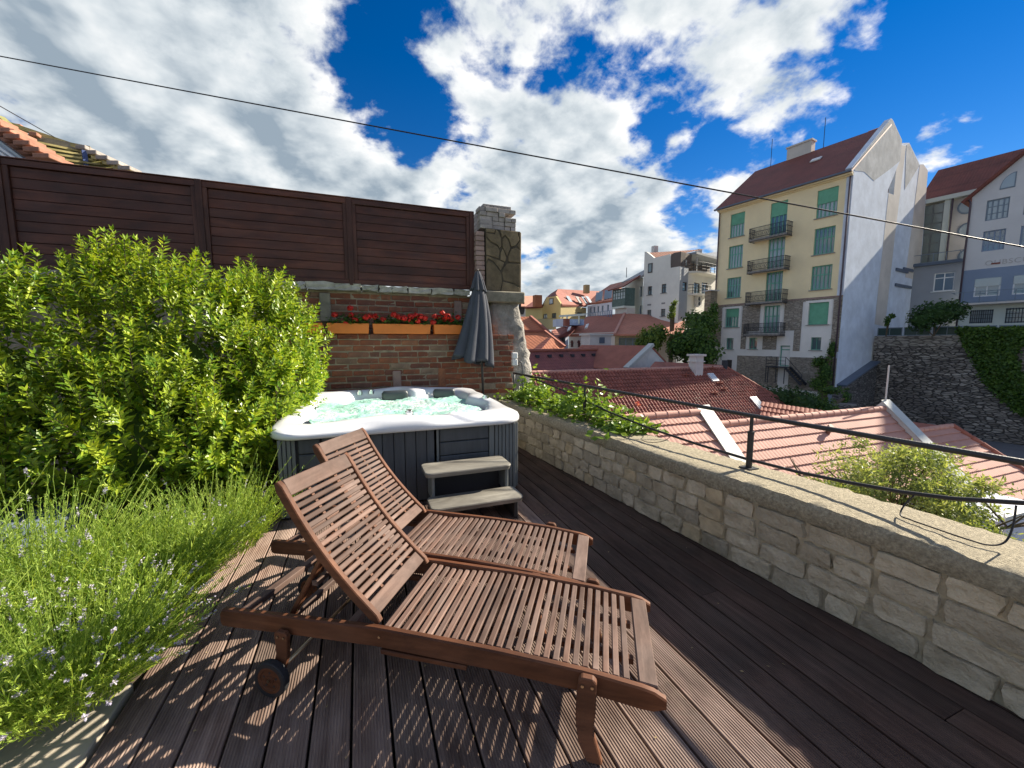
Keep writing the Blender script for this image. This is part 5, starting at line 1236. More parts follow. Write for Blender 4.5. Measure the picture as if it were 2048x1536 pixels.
MB().tube([SB.W(u0-.15, zt_, .6), SB.W(u0-.15, zb_, .6)], .09, 8).build('downpipe', TM['pipe'], lk)
MB().slab([SB.W(u1-4, zt_+.05, .8), SB.W(g1+.5, zt_+.05, .8), SB.W(g1+.5, zt_+4.6, -5), SB.W(u1-4, zt_+4.6, -5)], .2).build('roof', TM['redroof2'], lk)
SC = Facade(K+AE*17.5, AD, AN); s0 = SU(SC, 470, 1100)[0]; s1 = SU(SC, 95, 1100)[0]+4; zt3 = SU(SC, 280, 950)[1]
wv = (SU(SC, 340, 1090)[0], SU(SC, 180, 1090)[0], SU(SC, 250, 1160)[1], SU(SC, 250, 1020)[1])
SC.wall(s0, s1, 1.98, zt3, [wv]).build('lower_wall', M('grey_blue_wall', (.33,.35,.38), .9, .06, .6), lk); SC.window(wv, lk, TM['whitef'], TM['glass_b'], 2, .72, .2, 0, None, TM['whitef'], .09)
m = MB(); SC.box(m, s0-.2, s1+.2, zt3, zt3+.25, -3, .35); tr_ = m.build('terrace', TM['gutter'], lk); m = MB()
for z in (zt3+1.15, zt3+.3): SC.box(m, s0, s1, z-.03, z+.03, .2, .26)
for u in np.linspace(s0, s1, 9): SC.box(m, u-.025, u+.025, zt3+.25, zt3+1.15, .2, .26)
m.build('railing', TM['greyf'], tr_)
# ------------------------------------------------------------------ tiled roofs near the parapet
def tile_field(RL, RR, ER, EL, course, pitch, amp, lift, mat, parent, split, name='tile_course', scal=.5):
    RL, RR, ER, EL = (np.array(q, float) for q in (RL, RR, ER, EL)); a = (RR-RL)/np.linalg.norm(RR-RL); dn = EL-RL; dn = dn-a*(dn@a); S = np.linalg.norm(dn); dn = dn/S
    nn = np.cross(a, dn); nn = nn if nn[2] > 0 else -nn
    uL0, uR0, uL1, uR1 = 0.0, (RR-RL)@a, (EL-RL)@a, (ER-RL)@a; n = int(S/course); allm = MB()
    for i in range(n+1):
        v0, v1 = i*course, min((i+1)*course+.02, S); t = min((i+.5)*course/S, 1); lo, hi = uL0+(uL1-uL0)*t, uR0+(uR1-uR0)*t
        us = np.arange(math.floor(lo/pitch)*pitch, hi+pitch, pitch/4); us = np.unique(np.clip(us, lo, hi)); mb = MB() if split else allm; b = len(mb.v); m = len(us)
        h = amp*np.abs(np.sin(us/pitch*math.pi)); jl = rng.normal(0, .004, m)
        for vv, off in ((v0, 0.0), (v1, lift), (v1, -.004)):
            for k, u in enumerate(us): mb.v.append(tuple(RL+a*u+dn*(vv+(jl[k] if vv == v1 else 0)-(h[k]*scal if vv == v1 else 0))+nn*(h[k]+off)))
        for r in range(2):
            for k in range(m-1): mb.f.append((b+r*m+k, b+(r+1)*m+k, b+(r+1)*m+k+1, b+r*m+k+1))
        if split: mb.build(name, mat, parent)
    if not split: tag(allm.build(name, mat, parent), kind='stuff')
def ridge_caps(a, b, r, L, mat, parent):
    a = np.array(a, float); b = np.array(b, float); n = max(2, int(np.linalg.norm(b-a)/L)); d = (b-a)/n; me = None
    m0 = MB().tube([(0, 0, 0), tuple(d*1.03)], [r, r*.86], 10).mesh('ridge_tile', None, True, 0, R(50))
    inv = wm(parent).inverted()
    for i in range(n): link_mesh('ridge_tile', m0, mat, parent, tuple(inv @ Vector(a+d*i)))
def tmat(name, col, var=.3, rough=.7, stain=.4, sc=(.10,.05,.04)): return M(name, col, rough, var, 1.6, .25, 30, .12, stain=stain, stain_col=sc)
TM['r1'] = tmat('dark_red_roman_tile', (.33,.115,.082), .3, .7, .5, (.10,.045,.035)); TM['r2'] = tmat('salmon_concrete_tile', (.53,.285,.225), .12, .8, .35, (.44,.24,.19)); TM['r2d'] = tmat('red_concrete_tile', (.33,.115,.078), .2, .8, .3, (.2,.08,.06))
# dark red house roof
h1 = thing('dark_red_tiled_roof_house', 'long house with dark red ribbed tile roof and white chimney', 'house', (18, 20, -6.5))
RY, RZ = 22.2, -.40; run, drop = 4.6, 4.05
tile_field((7.5, RY, RZ), (25.4, RY, RZ), (25.4+run, RY-run, RZ-drop), (7.5, RY-run, RZ-drop), .31, .25, .10, .03, TM['r1'], h1, False, 'roof_tiles')
tile_field((25.4, RY, RZ), (25.41, RY, RZ), (25.4+run, RY+run, RZ-drop), (25.4+run, RY-run, RZ-drop), .31, .155, .045, .035, TM['r1'], h1, False, 'hip_tiles')
MB().slab([(7.5, RY, RZ), (25.4, RY, RZ), (25.4, RY+run, RZ-drop), (7.5, RY+run, RZ-drop)], .1).build('rear_roof', TM['r1'], h1)
MB().box(7.8, 29.4, RY-run+.5, RY+run-.5, -6.5, RZ-drop+.2).build('wall', TM['pinkwall'], h1)
ridge_caps((7.5, RY, RZ+.03), (25.4, RY, RZ+.03), .13, .42, TM['r2'], h1); ridge_caps((25.4, RY, RZ+.04), (25.4+run, RY-run, RZ-drop+.06), .13, .42, TM['r2d'], h1)
SN = np.array([0, -drop, run]); SN = SN/np.linalg.norm(SN)
def on1(x, y): return onplane(x, y, (10, RY, RZ), SN)
c = on1(1396, 751); MB().box(c[0]-.34, c[0]+.34, c[1]-.1, c[1]+.55, c[2]-.2, c[2]+1.35).box(c[0]-.42, c[0]+.42, c[1]-.18, c[1]+.63, c[2]+.95, c[2]+1.02).box(c[0]-.46, c[0]+.46, c[1]-.22, c[1]+.67, c[2]+1.36, c[2]+1.50).build('chimney', TM['chim'], h1)
def skyl(x, y, w, h, open_=.0, mat=None):
    p = on1(x, y); dnv = np.array([0, -run, -drop]); dnv = dnv/np.linalg.norm(dnv); o = MB().obox(p+SN*.10, (1, 0, 0), dnv, SN, w/2, h/2, .07).build('skylight', TM['whitef'], h1)
    MB().obox(p+SN*.175, (1, 0, 0), dnv, SN, w/2-.07, h/2-.08, .008).build('pane', glass('skylight_glass', (.45,.5,.55), .1), o)
skyl(1424, 757, .55, .75); skyl(1513, 808, .62, 1.05)
for x, y in ((1372, 756), (1440, 772), (1448, 784), (1430, 792), (1425, 742)):
    p = on1(x, y); MB().tube([p, p+np.array([0, 0, .38])], .05, 6).box(p[0]-.3, p[0]+.3, p[1]-.08, p[1]+.08, p[2]+.22, p[2]+.27).build('roof_vent', TM['r2d'], h1)
p = on1(1452, 741); MB().box(p[0]-.14, p[0]+.14, p[1], p[1]+.28, p[2]-.1, p[2]+.75).build('vent_pipe', TM['iron'], h1)
p = on1(1530, 832); MB().box(p[0]-.12, p[0]+.12, p[1]-.1, p[1]+.1, p[2]-.2, p[2]+.7).build('vent_pipe', TM['slate'], h1)
# salmon terrace of roofs in three steps, with white fire walls between
def salmon(label, x0, x1, Y, z, run2, drop2, x1e=None, hipR=False):
    h = thing('salmon_tiled_house', label, 'house', ((x0+x1)/2, Y-1, -6.5), group='salmon roofed row houses'); xe = x1 if x1e is None else x1e
    tile_field((x0, Y, z), (x1, Y, z), (xe, Y-run2, z-drop2), (x0, Y-run2, z-drop2), .345, .155, .006, .05, TM['r2'], h, True, scal=4.0)
    MB().slab([(x0, Y, z-.02), (x1, Y, z-.02), (x1, Y+4, z-4.0), (x0, Y+4, z-4.0)], .1).build('rear_roof', TM['r2d'], h)
    MB().box(x0+.05, x1-.05, Y-run2+.4, Y+3.4, -6.5, z-drop2+.1).build('wall', TM['chim'], h)
    ridge_caps((x0, Y, z+.02), (x1, Y, z+.02), .12, .40, TM['r2'], h); return h
s1 = salmon('salmon tiled roof nearest the climbing plant, left of the first white fire wall', 5.2, 9.98, 9.6, -.74, 4.4, 4.3)
s2 = salmon('salmon tiled roof between the two white fire walls, behind the airy tree', 10.45, 19.72, 9.6, -1.2, 4.4, 4.6)
s3 = salmon('salmon hipped roof right of the second white fire wall', 20.2, 25.0, 9.6, -2.32, 4.2, 4.2, 28.9)
tile_field((25.0, 9.6, -2.32), (25.01, 9.6, -2.32), (28.9, 13.6, -6.4), (28.9, 5.4, -6.5), .345, .155, .024, .03, TM['r2d'], s3, False, 'hip_tiles')
ridge_caps((25.0, 9.6, -2.28), (28.9, 5.4, -6.46), .12, .4, TM['r2d'], s3)
def fin(x0, x1, Y, z, k, label, run2=4.4, drop2=4.5):
    o = thing('fire_wall', label, 'wall', ((x0+x1)/2, Y-2, -6.5), group='white fire walls between the salmon roofs')
    m = MB().extrude([(x0, Y+.06, z+k), (x0, Y-run2, z-drop2+k), (x0, Y-run2, -6.5), (x0, Y+3, -6.5), (x0, Y+3, z-3.2+k)], (x1-x0, 0, 0)); m.build('masonry', TM['chim'], o)
    MB().extrude([(x0-.05, Y+.08, z+k+.05), (x0-.05, Y-run2, z-drop2+k+.05), (x0-.05, Y-run2, z-drop2+k), (x0-.05, Y+.08, z+k+.0)], (x1-x0+.1, 0, 0)).build('metal_cap', TM['finwhite'], o); return o
fin(9.99, 10.44, 9.6, -.85, .28, 'white capped fire wall left of the middle salmon roof', 4.4, 4.4); f2 = fin(19.73, 20.18, 9.6, -1.2, .30, 'white capped fire wall right of the middle salmon roof')
MB().tube([(19.9, 9.65, -1.1), (19.9, 9.65, .55)], .03, 6).build('rod', TM['chim'], f2)
SN2 = np.array([0, -4.6, 4.4]); SN2 = SN2/np.linalg.norm(SN2); p = onplane(1655, 868, (12, 9.6, -1.2), SN2); MB().tube([p, p+np.array([0, -.05, .22])], .07, 8).tube([p+np.array([0, -.05, .22]), p+np.array([0, -.12, .3])], .11, 8).build('roof_vent', TM['copper'], s2)
for (x, y) in ((1330, 872), ): pass
# red roof slope between the dark and the salmon roofs
h2 = thing('low_red_roof', 'low red tiled roof between the dark red roof and the salmon roofs', 'roof', (17, 14, -6.5))
tile_field(dep(1522, 803, 17.5), dep(1690, 828, 15.8), dep(1690, 848, 15.4), dep(1522, 852, 16.2), .345, .155, .024, .03, TM['r2d'], h2, False, 'roof_tiles')
h2b = thing('far_red_roof', 'small red roof strip behind the hipped salmon roof', 'roof', (26, 13, -6.5))
MB().slab([dep(1820, 843, 21.5), dep(1905, 854, 20.5), dep(1905, 880, 18.5), dep(1820, 880, 19)], .1).build('roof', TM['r2d'], h2b)
# grey flat roof and wall low at the right edge
lw = thing('white_gutter_roof', 'white edged low roof corner below the parapet at the right edge', 'roof', tuple(dep(2040, 1060, 9)*[1, 1, 0]+[0, 0, -6.5]))
a, b, c, d_ = onz(2008, 1022, -3.0), onz(2120, 988, -3.0), onz(2120, 1005, -3.0), onz(2012, 1035, -3.0)
MB().slab([a, b, c, d_], .18).build('roof_edge', TM['finwhite'], lw); MB().extrude([d_+[.1, 0, -.2], c+[.1, 0, -.2], c+[.1, 0, -3.4], d_+[.1, 0, -3.4]], (0, 2, 0)).build('wall', TM['lilac_wall'], lw)
st_ = MB().poly([(20, -30, -6.55), (60, -30, -6.55), (60, 20, -6.55), (20, 20, -6.55)]).build('street', M('street_asphalt', (.16,.165,.18), .85, .15, .6, .2, 20, 0)); tag(st_, kind='structure')

# ------------------------------------------------------------------ purple red roof and white gable behind
a3, b3 = onz(1040, 702.5, .75), onz(1292, 698, .75); ax3 = (b3-a3)/np.linalg.norm(b3-a3); fr3 = np.array([ax3[1], -ax3[0], 0.0])
TM['r3'] = tiles_mat('purple_red_tiles', (.23,.065,.055), tuple(ax3), tuple(fr3*.75+np.array([0, 0, -.66])), .24, .33, .18, .3)
h3 = thing('purple_red_roof_house', 'house with long purple red tiled roof and dark roof hooks', 'house', tuple((a3+b3)/2*[1, 1, 0]+[0, 0, -6.5]))
MB().slab([a3, b3, b3+fr3*6+[0, 0, -5.2], a3+fr3*6+[0, 0, -5.2]], .15).build('roof', TM['r3'], h3); MB().slab([a3, b3, b3-fr3*6+[0, 0, -5.2], a3-fr3*6+[0, 0, -5.2]], .15).build('rear_roof', TM['r3'], h3)
ridge_caps(a3+[0, 0, .03], b3+[0, 0, .03], .15, 1.1, TM['r2d'], h3)
for i in range(12): p = a3+(b3-a3)*(.08+i*.08)+fr3*.55+np.array([0, 0, -.42]); MB().obox(p, ax3, fr3, (0, 0, 1), .16, .10, .12).build('roof_hook', TM['iron'], h3)
p = a3+(b3-a3)*.68+fr3*.8+np.array([0, 0, -.5]); MB().obox(p, ax3, fr3, (0, 0, 1), .25, .2, .25).build('roof_vent', TM['gutter'], h3)
g3 = thing('white_gable_house', 'small house with white gable wall and orange roof beyond the dark red roof', 'house', tuple(dep(1300, 740, 34)*[1, 1, 0]+[0, 0, -6.5]))
D3 = 33.0; A_, B_, C_ = dep(1303, 694, D3), dep(1252, 742, D3-1.5), dep(1333, 726, D3+.6); back = np.array([-.35, 1, 0])*7
MB().extrude([A_, C_, C_-[0, 0, 5], B_-[0, 0, 5], B_], tuple(back*.05)).build('gable_wall', TM['chim'], g3)
MB().slab([A_+[0, 0, .12], B_+[0, 0, .12], B_+back+[0, 0, .12], A_+back+[0, 0, .12]], .15).build('roof', TM['r2d'], g3); MB().slab([A_+[0, 0, .12], C_+[0, 0, .12], C_+back+[0, 0, .12], A_+back+[0, 0, .12]], .15).build('roof', TM['r2d'], g3)
MB().beam(A_+[0, 0, .2], B_+[0, 0, .2], .5, .25).build('verge_cap', TM['finwhite'], g3)
g4 = thing('low_dark_red_roof', 'dark red roof strip just behind the white chimney ridge', 'roof', tuple(dep(1380, 740, 32)*[1, 1, 0]+[0, 0, -6.5]))
MB().slab([dep(1310, 723, 31), dep(1450, 730, 33), dep(1450, 752, 31), dep(1290, 745, 29)], .12).build('roof', TM['r1'], g4)

# ------------------------------------------------------------------ houses further back
def hip(name, label, mat, quads, walls, cat='house', base=None):
    o = thing(name, label, cat, tuple(np.array(base)*[1, 1, 0]+[0, 0, -6.5])); 
    for q in quads: MB().slab([dep(*p) for p in q], .18).build('roof', mat, o)
    for wq, wmat in walls: MB().extrude([dep(*p) for p in wq], (.15, .5, 0)).build('wall', wmat, o)
    return o
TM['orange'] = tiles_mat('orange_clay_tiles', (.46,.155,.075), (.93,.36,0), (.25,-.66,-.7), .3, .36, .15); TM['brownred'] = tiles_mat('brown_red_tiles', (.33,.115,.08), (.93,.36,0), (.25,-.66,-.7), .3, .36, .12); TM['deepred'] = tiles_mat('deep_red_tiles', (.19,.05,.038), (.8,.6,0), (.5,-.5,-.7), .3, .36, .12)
TM['litsal'] = tiles_mat('lit_salmon_tiles', (.52,.22,.15), (.93,.36,0), (.25,-.66,-.7), .3, .36, .12); TM['paleor'] = tiles_mat('pale_orange_tiles', (.5,.24,.16), (.93,.36,0), (.25,-.66,-.7), .3, .4, .1)
zz = lambda x, y: (1040+x/8.19, 560+y/8.19)
def Q(D, *pts): return [(*zz(x, y), D+(dd if False else 0)) for x, y in pts]
hA = hip('orange_hipped_house', 'orange tiled hipped roof right of the grey buttress', TM['orange'], [[(*zz(-160, 600), 46), (*zz(170, 600), 46), (*zz(740, 1090), 42), (*zz(-160, 1090), 42)]], [], base=dep(1080, 690, 44))
MB().beam(dep(*zz(170, 597), 45.9), dep(*zz(740, 1085), 41.9), .35, .25).build('hip_ridge', TM['r2d'], hA)
hB = hip('orange_wing_roof', 'lower orange tiled wing roof in front of the orange hipped roof', TM['orange'], [[(*zz(60, 835), 41), (*zz(400, 835), 41), (*zz(520, 945), 40), (*zz(210, 1150), 38.5), (*zz(60, 1150), 38.5)], [(*zz(515, 945), 39.9), (*zz(735, 1095), 39.5), (*zz(690, 1150), 38.4), (*zz(320, 1150), 38.2)]], [], base=dep(1090, 690, 39))
MB().slab([dep(*zz(400, 945), 40.2), dep(*zz(510, 940), 39.9), dep(*zz(330, 1150), 38.1), dep(*zz(215, 1150), 38.4)], .1).build('valley_shadow_roof', TM['deepred'], hB)  # dark red slab paints the shade in the roof valley
MB().beam(dep(*zz(60, 833), 40.9), dep(*zz(400, 833), 40.9), .3, .2).build('ridge', TM['r2d'], hB); MB().beam(dep(*zz(400, 833), 40.9), dep(*zz(735, 1093), 39.3), .3, .2).build('hip_ridge', TM['r2d'], hB)
# yellow house
hy = thing('yellow_house', 'yellow house with brown red half hipped roof and skylights', 'house', tuple(dep(1120, 640, 62)*[1, 1, 0]+[0, 0, -6.5]))
yp, yq = dep(*zz(355, 600), 64), dep(*zz(665, 600), 60); FY = Facade(yp, yq-yp, -ray(1080, 600))
def wz(F, x0, y0, x1, y1): a = F.uz(*zz(x0, y0)); b = F.uz(*zz(x1, y1)); return (min(a[0], b[0]), max(a[0], b[0]), min(a[1], b[1]), max(a[1], b[1]))
wl = [wz(FY, 378, 560, 445, 625), wz(FY, 520, 545, 590, 618)]; wu = wz(FY, 482, 305, 548, 395); U1 = FY.uz(*zz(665, 600))[0]
zl = FY.uz(*zz(500, 700))[1]; zm = FY.uz(*zz(500, 430))[1]; FY.wall(0, U1, zl, zm, wl).build('wall', TM['yellow_wall'], hy)
gp = [FY.uz(*zz(x, y)) for x, y in ((355, 430), (440, 285), (585, 262), (665, 390))]
MB().extrude([FY.W(0, zm), FY.W(*gp[1]), FY.W(*gp[2]), FY.W(U1, FY.uz(*zz(665, 390))[1]), FY.W(U1, zm)], tuple(-FY.n*.3)).build('gable', TM['yellow_wall'], hy)
for h in wl: FY.window(h, hy, TM['darkf'], TM['glass'], 2, None, .15, 0, None, TM['sill'], .1)
o = MB(); FY.box(o, wu[0], wu[1], wu[2], wu[3], -.1, .06); o = o.build('window', TM['darkf'], hy); m = MB(); FY.box(m, wu[0]+.12, wu[1]-.12, wu[2]+.12, wu[3]-.12, .05, .08); m.build('pane', TM['glass_l'], o)
yr = dep(*zz(1090, 600), 66); FY2 = Facade(yq, yr-yq, -ray(1150, 600)); U2 = FY2.uz(*zz(1085, 500))[0]; zt4 = FY2.uz(*zz(680, 405))[1]; hw = wz(FY2, 940, 525, 1030, 600)
FY2.wall(0, U2, zl, zt4, [hw]).build('side_wall', TM['ochre_wall'], hy); FY2.window(hw, hy, TM['darkf'], TM['glass'], 2, None, .15, 0, None, None, .1)
MB().slab([dep(*zz(585, 215), 63), dep(*zz(620, 148), 66), dep(*zz(1330, 185), 73), dep(*zz(1090, 415), 65.5), dep(*zz(690, 400), 59.6)], .3).build('roof', TM['brownred'], hy)
MB().slab([dep(*zz(585, 265), 62), dep(*zz(618, 150), 66), dep(*zz(500, 225), 66), dep(*zz(430, 285), 64), dep(*zz(350, 430), 63.6)], .3).build('hip_roof', TM['deepred'], hy)
for x, y in ((810, 322), (965, 330), (1065, 335), (1128, 325)):
    c = dep(*zz(x, y), 63.3+.0045*(x-800)); MB().obox(c, (.9, .42, 0), (.2, -.6, -.75), (-.3, -.55, .55), .42, .75, .12).build('skylight', TM['glass_l'] if x != 965 else TM['darkf'], hy)
MB().obox(dep(*zz(1088, 150), 68), (1, 0, 0), (0, 1, 0), (0, 0, 1), .4, .4, .7).build('chimney', TM['ochre_wall'], hy); MB().obox(dep(*zz(285, 345), 60), (1, 0, 0), (0, 1, 0), (0, 0, 1), .55, .5, .85).build('chimney', TM['brickch'], hy)
MB().slab([dep(*zz(75, 445), 61), dep(*zz(360, 430), 61), dep(*zz(360, 300), 66), dep(*zz(300, 290), 67)], .25).build('wing_roof', TM['deepred'], hy)
MB().extrude([dep(*zz(100, 450), 61.4), dep(*zz(360, 432), 61.4), dep(*zz(360, 700), 61.4), dep(*zz(100, 640), 61.4)], (.4, 1.2, 0)).build('wing_wall', TM['yellow_wall'], hy)
MB().extrude([dep(*zz(300, 635), 59), dep(*zz(590, 640), 58), dep(*zz(590, 810), 58), dep(*zz(300, 810), 59)], (.4, 1.2, 0)).build('terrace_wall', TM['ochre_wall'], hy)
hz_ = hip('pale_roofed_house', 'distant house with pale orange roof left of the yellow house', TM['paleor'], [[(*zz(20, 260), 85), (*zz(260, 258), 88), (*zz(250, 430), 80), (*zz(20, 430), 78)]], [([(*zz(-10, 420), 80), (*zz(110, 420), 80), (*zz(110, 640), 80), (*zz(-10, 640), 80)], TM['pinkwall'])], base=dep(1050, 600, 80))
m = dep(*zz(25, 440), 79.8); MB().obox(m, (1, 0, 0), (0, 1, 0), (0, 0, 1), .6, .1, 1.5).build('window', TM['darkf'], hz_)
# lilac white house with roof windows
hl = thing('lilac_white_house', 'lilac white house with red roof, slim windows and roof lights', 'house', tuple(dep(1210, 620, 60)*[1, 1, 0]+[0, 0, -6.5]))
lp_, lq_ = dep(*zz(1105, 500), 66), dep(*zz(1520, 500), 56); FL = Facade(lp_, lq_-lp_, -ray(1200, 600)); UL2 = FL.uz(*zz(1520, 450))[0]
lw_ = [wz(FL, x, y0, x+26, y0+95) for x, y0 in ((1142, 452), (1203, 443), (1267, 433), (1338, 422), (1427, 408))]
zt5 = [FL.uz(*zz(1110, 385))[1], FL.uz(*zz(1510, 330))[1]]; zb5 = FL.uz(*zz(1300, 620))[1]; ztm = min(zt5)
FL.wall(0, UL2, zb5, ztm, lw_, .2).build('wall', TM['lilac_wall'], hl)
for h in lw_: FL.window(h, hl, TM['greyf'], TM['glass'], 1, None, .2, 0, None, None, .08)
MB().slab([dep(*zz(1100, 388), 65.5), dep(*zz(1520, 325), 55.5), dep(*zz(1700, 20), 66), dep(*zz(1480, 75), 72), dep(*zz(1330, 175), 72)], .3).build('roof', TM['brownred'], hl)
for x, y in ((1270, 280), (1320, 262), (1415, 245), (1475, 232)):
    c = dep(*zz(x, y), 62.3-.018*(x-1270)); MB().obox(c, (.8, -.55, 0), (.4, .5, .75), (-.45, -.6, .65), .28, .95, .10).build('skylight', TM['glass_l'], hl)
# blue terrace rail in front
m = MB(); ra, rb_ = dep(*zz(1080, 545), 58), dep(*zz(1500, 500), 52)
for t in np.linspace(0, 1, 16): p = ra+(rb_-ra)*t; m.beam(p-[0, 0, 2.6], p, .06, .06)
for dz in (0, -.5, -1.1): m.beam(ra+[0, 0, dz], rb_+[0, 0, dz], .05, .05)
tag(m.build('terrace_railing', M('blue_rail', (.16,.24,.36), .5), None), 'blue metal terrace railing before the lilac white house', 'railing')
tw = thing('terrace_block', 'low white and blue terrace block above the brown red lean to roofs', 'building', tuple(dep(1130, 650, 54)*[1, 1, 0]+[0, 0, -6.5]))
MB().extrude([dep(*zz(592, 640), 55), dep(*zz(790, 630), 54), dep(*zz(790, 760), 54), dep(*zz(592, 760), 55)], (.5, 2, 0)).build('white_wall', TM['lilac_wall'], tw)
MB().extrude([dep(*zz(800, 640), 54), dep(*zz(1050, 640), 52), dep(*zz(1050, 740), 52), dep(*zz(800, 740), 54)], (.5, 2, 0)).build('blue_wall', M('blue_wall', (.25,.33,.52), .9), tw)
MB().beam(dep(*zz(650, 592), 54), dep(*zz(1080, 565), 50), .25, .25).build('pergola_beam', TM['mint_wall'], tw)
for x in (770, 965): MB().beam(dep(*zz(x, 585), 52.5), dep(*zz(x, 720), 52.5), .18, .18).build('pergola_post', TM['mint_wall'], tw)
MB().obox(dep(*zz(760, 695), 50), (1, 0, 0), (0, 1, 0), (0, 0, 1), .3, .3, .45).build('chimney', TM['r2d'], tw)
# glazed oriel
og = thing('oriel_bay', 'green glazed wooden oriel bay beside the mint white building', 'bay window', tuple(dep(1237, 610, 52)*[1, 1, 0]+[0, 0, -6.5]))
oa, ob2 = dep(*zz(1515, 420), 53), dep(*zz(1718, 420), 50.5); FO = Facade(oa, ob2-oa, -ray(1237, 600)); h = wz(FO, 1515, 165, 1715, 420); TM['bayg'] = M('bay_green_paint', (.085,.14,.125), .6)
m = MB(); FO.box(m, h[0], h[1], h[2], h[3], -1.5, -.12); m.build('box', TM['bayg'], og)
m = MB(); FO.box(m, h[0], h[1], h[2], h[2]+(h[3]-h[2])*.36, -.12, .03); m.build('apron', TM['bayg'], og)
FO.window((h[0], h[1], h[2]+(h[3]-h[2])*.37, h[3]), og, TM['bayg'], TM['glass_l'], 5, .7, .12, 0, None, None, .12, grid=3)
MB().slab([FO.W(h[0]-.4, h[3], .5), FO.W(h[1]+.3, h[3]+.1, .5), FO.W(h[1]+.3, h[3]+1.6, -2), FO.W(h[0]-.4, h[3]+1.0, -2)], .15).build('roof', TM['deepred'], og)
m = MB(); FO.box(m, h[0], h[1], h[2]-.25, h[2], -1.6, .12); m.build('floor_slab', TM['mint_wall'], og); m = MB(); FO.box(m, h[0]+.3, h[1], h[2]-6, h[2]-.26, -1.6, -.3); m.build('base', TM['beige'], og)

# ------------------------------------------------------------------ red roofed house with arched windows
hd = thing('cream_courtyard_house', 'cream house with big red hipped roof and small red shuttered windows', 'house', tuple(dep(1180, 690, 48)*[1, 1, 0]+[0, 0, -6.5]))
MB().slab([dep(*zz(1090, 600), 57), dep(*zz(1715, 545), 51), dep(*zz(1550, 888), 46), dep(*zz(795, 908), 54)], .2).build('left_roof', TM['deepred'] if False else TM['brownred'], hd)
MB().slab([dep(*zz(1715, 545), 51), dep(*zz(2700, 600), 49), dep(*zz(2700, 890), 42.5), dep(*zz(1550, 885), 46)], .2).build('front_roof', TM['litsal'], hd)  # sunlit slope: light put into a paler tile colour than left_roof
MB().beam(dep(*zz(1715, 543), 50.9), dep(*zz(1550, 884), 45.9), .3, .2).build('hip_ridge', TM['r2'], hd)
da, db = dep(*zz(800, 1000), 54.5), dep(*zz(1548, 1000), 46.5); FD = Facade(da, db-da, -ray(1180, 690)); UD = FD.uz(*zz(1548, 1000))[0]; zt6 = FD.uz(*zz(1548, 895))[1]; zb6 = zt6-5
dw = [wz(FD, x, 1030, x+44, 1100) for x in (830, 943, 1035, 1103, 1405)]; FD.wall(0, UD, zb6, zt6+.3, dw, .2).build('wall', TM['pinkwall'], hd); TM['redsh'] = M('dark_red_shutter', (.13,.035,.03), .7)
for h in dw:
    o = FD.window(h, hd, TM['redsh'], TM['glass'], 2, None, .15, 0, None, None, .12); m = MB().extrude([FD.W((h[0]+h[1])/2+(h[1]-h[0])*.45*math.cos(t), h[3]+.35*math.sin(t), .0) for t in np.linspace(0, math.pi, 8)], tuple(FD.n*.08)); m.build('lintel_ornament', TM['redsh'], o)
ea, eb2 = dep(*zz(1555, 1000), 46.4), dep(*zz(2100, 1000), 45.2); FE = Facade(ea, eb2-ea, -ray(1250, 690)); UE = FE.uz(*zz(2100, 1000))[0]; gd = (UE*.12, UE*.75, zt6-4, zt6-.35)
FE.wall(0, UE, zb6, zt6, [gd], .3).build('front_wall', M('tan_wall', (.40,.32,.19), .9), hd); FE.window(gd, hd, TM['greyf'], M('grey_green_gate', (.16,.19,.155), .7), 3, None, .3, 0, None, None, .1)
MB().slab([dep(*zz(510, 830), 52), dep(*zz(790, 730), 56), dep(*zz(880, 715), 56), dep(*zz(600, 935), 50)], .15).build('lean_to_roof', TM['brownred'], hd); MB().slab([dep(*zz(800, 725), 55), dep(*zz(980, 715), 55), dep(*zz(800, 908), 52), dep(*zz(610, 938), 50)], .15).build('lean_to_roof', TM['deepred'], hd)
MB().extrude([dep(*zz(580, 930), 51), dep(*zz(790, 925), 52.5), dep(*zz(790, 1200), 52.5), dep(*zz(580, 1200), 51)], (.4, 1, 0)).build('lean_to_wall', TM['lilac_wall'], hd)
for x in (665, 715): MB().obox(dep(*zz(x, 1015), 51.2), (1, 0, 0), (0, 1, 0), (0, 0, 1), .13, .2, .6).build('window', TM['darkf'], hd)
for x, y, D in ((1093, 758, 50.5), (805, 800, 52)): MB().obox(dep(*zz(x, y), D), (.7, -.6, .3), (.5, .5, .5), (-.3, -.6, .6), .2, .5, .12).build('skylight', TM['whitef'], hd)
ch = thing('big_white_chimney', 'large square white chimney with dark hatch behind the purple red ridge', 'chimney', tuple(dep(1195, 690, 41)*[1, 1, 0]+[0, 0, -6.5]))
c = dep(*zz(1262, 1020), 41); MB().box(c[0]-1.35, c[0]+1.15, c[1]-.8, c[1]+.9, -6.5, c[2]+.68).build('stack', TM['chim'], ch); MB().box(c[0]-1.5, c[0]+1.3, c[1]-.95, c[1]+1.05, c[2]+.68, c[2]+.86).build('cap', TM['chim'], ch); MB().box(c[0]-.25, c[0]+.35, c[1]-.86, c[1]-.82, c[2]-.1, c[2]+.5).build('hatch', TM['gutter'], ch)
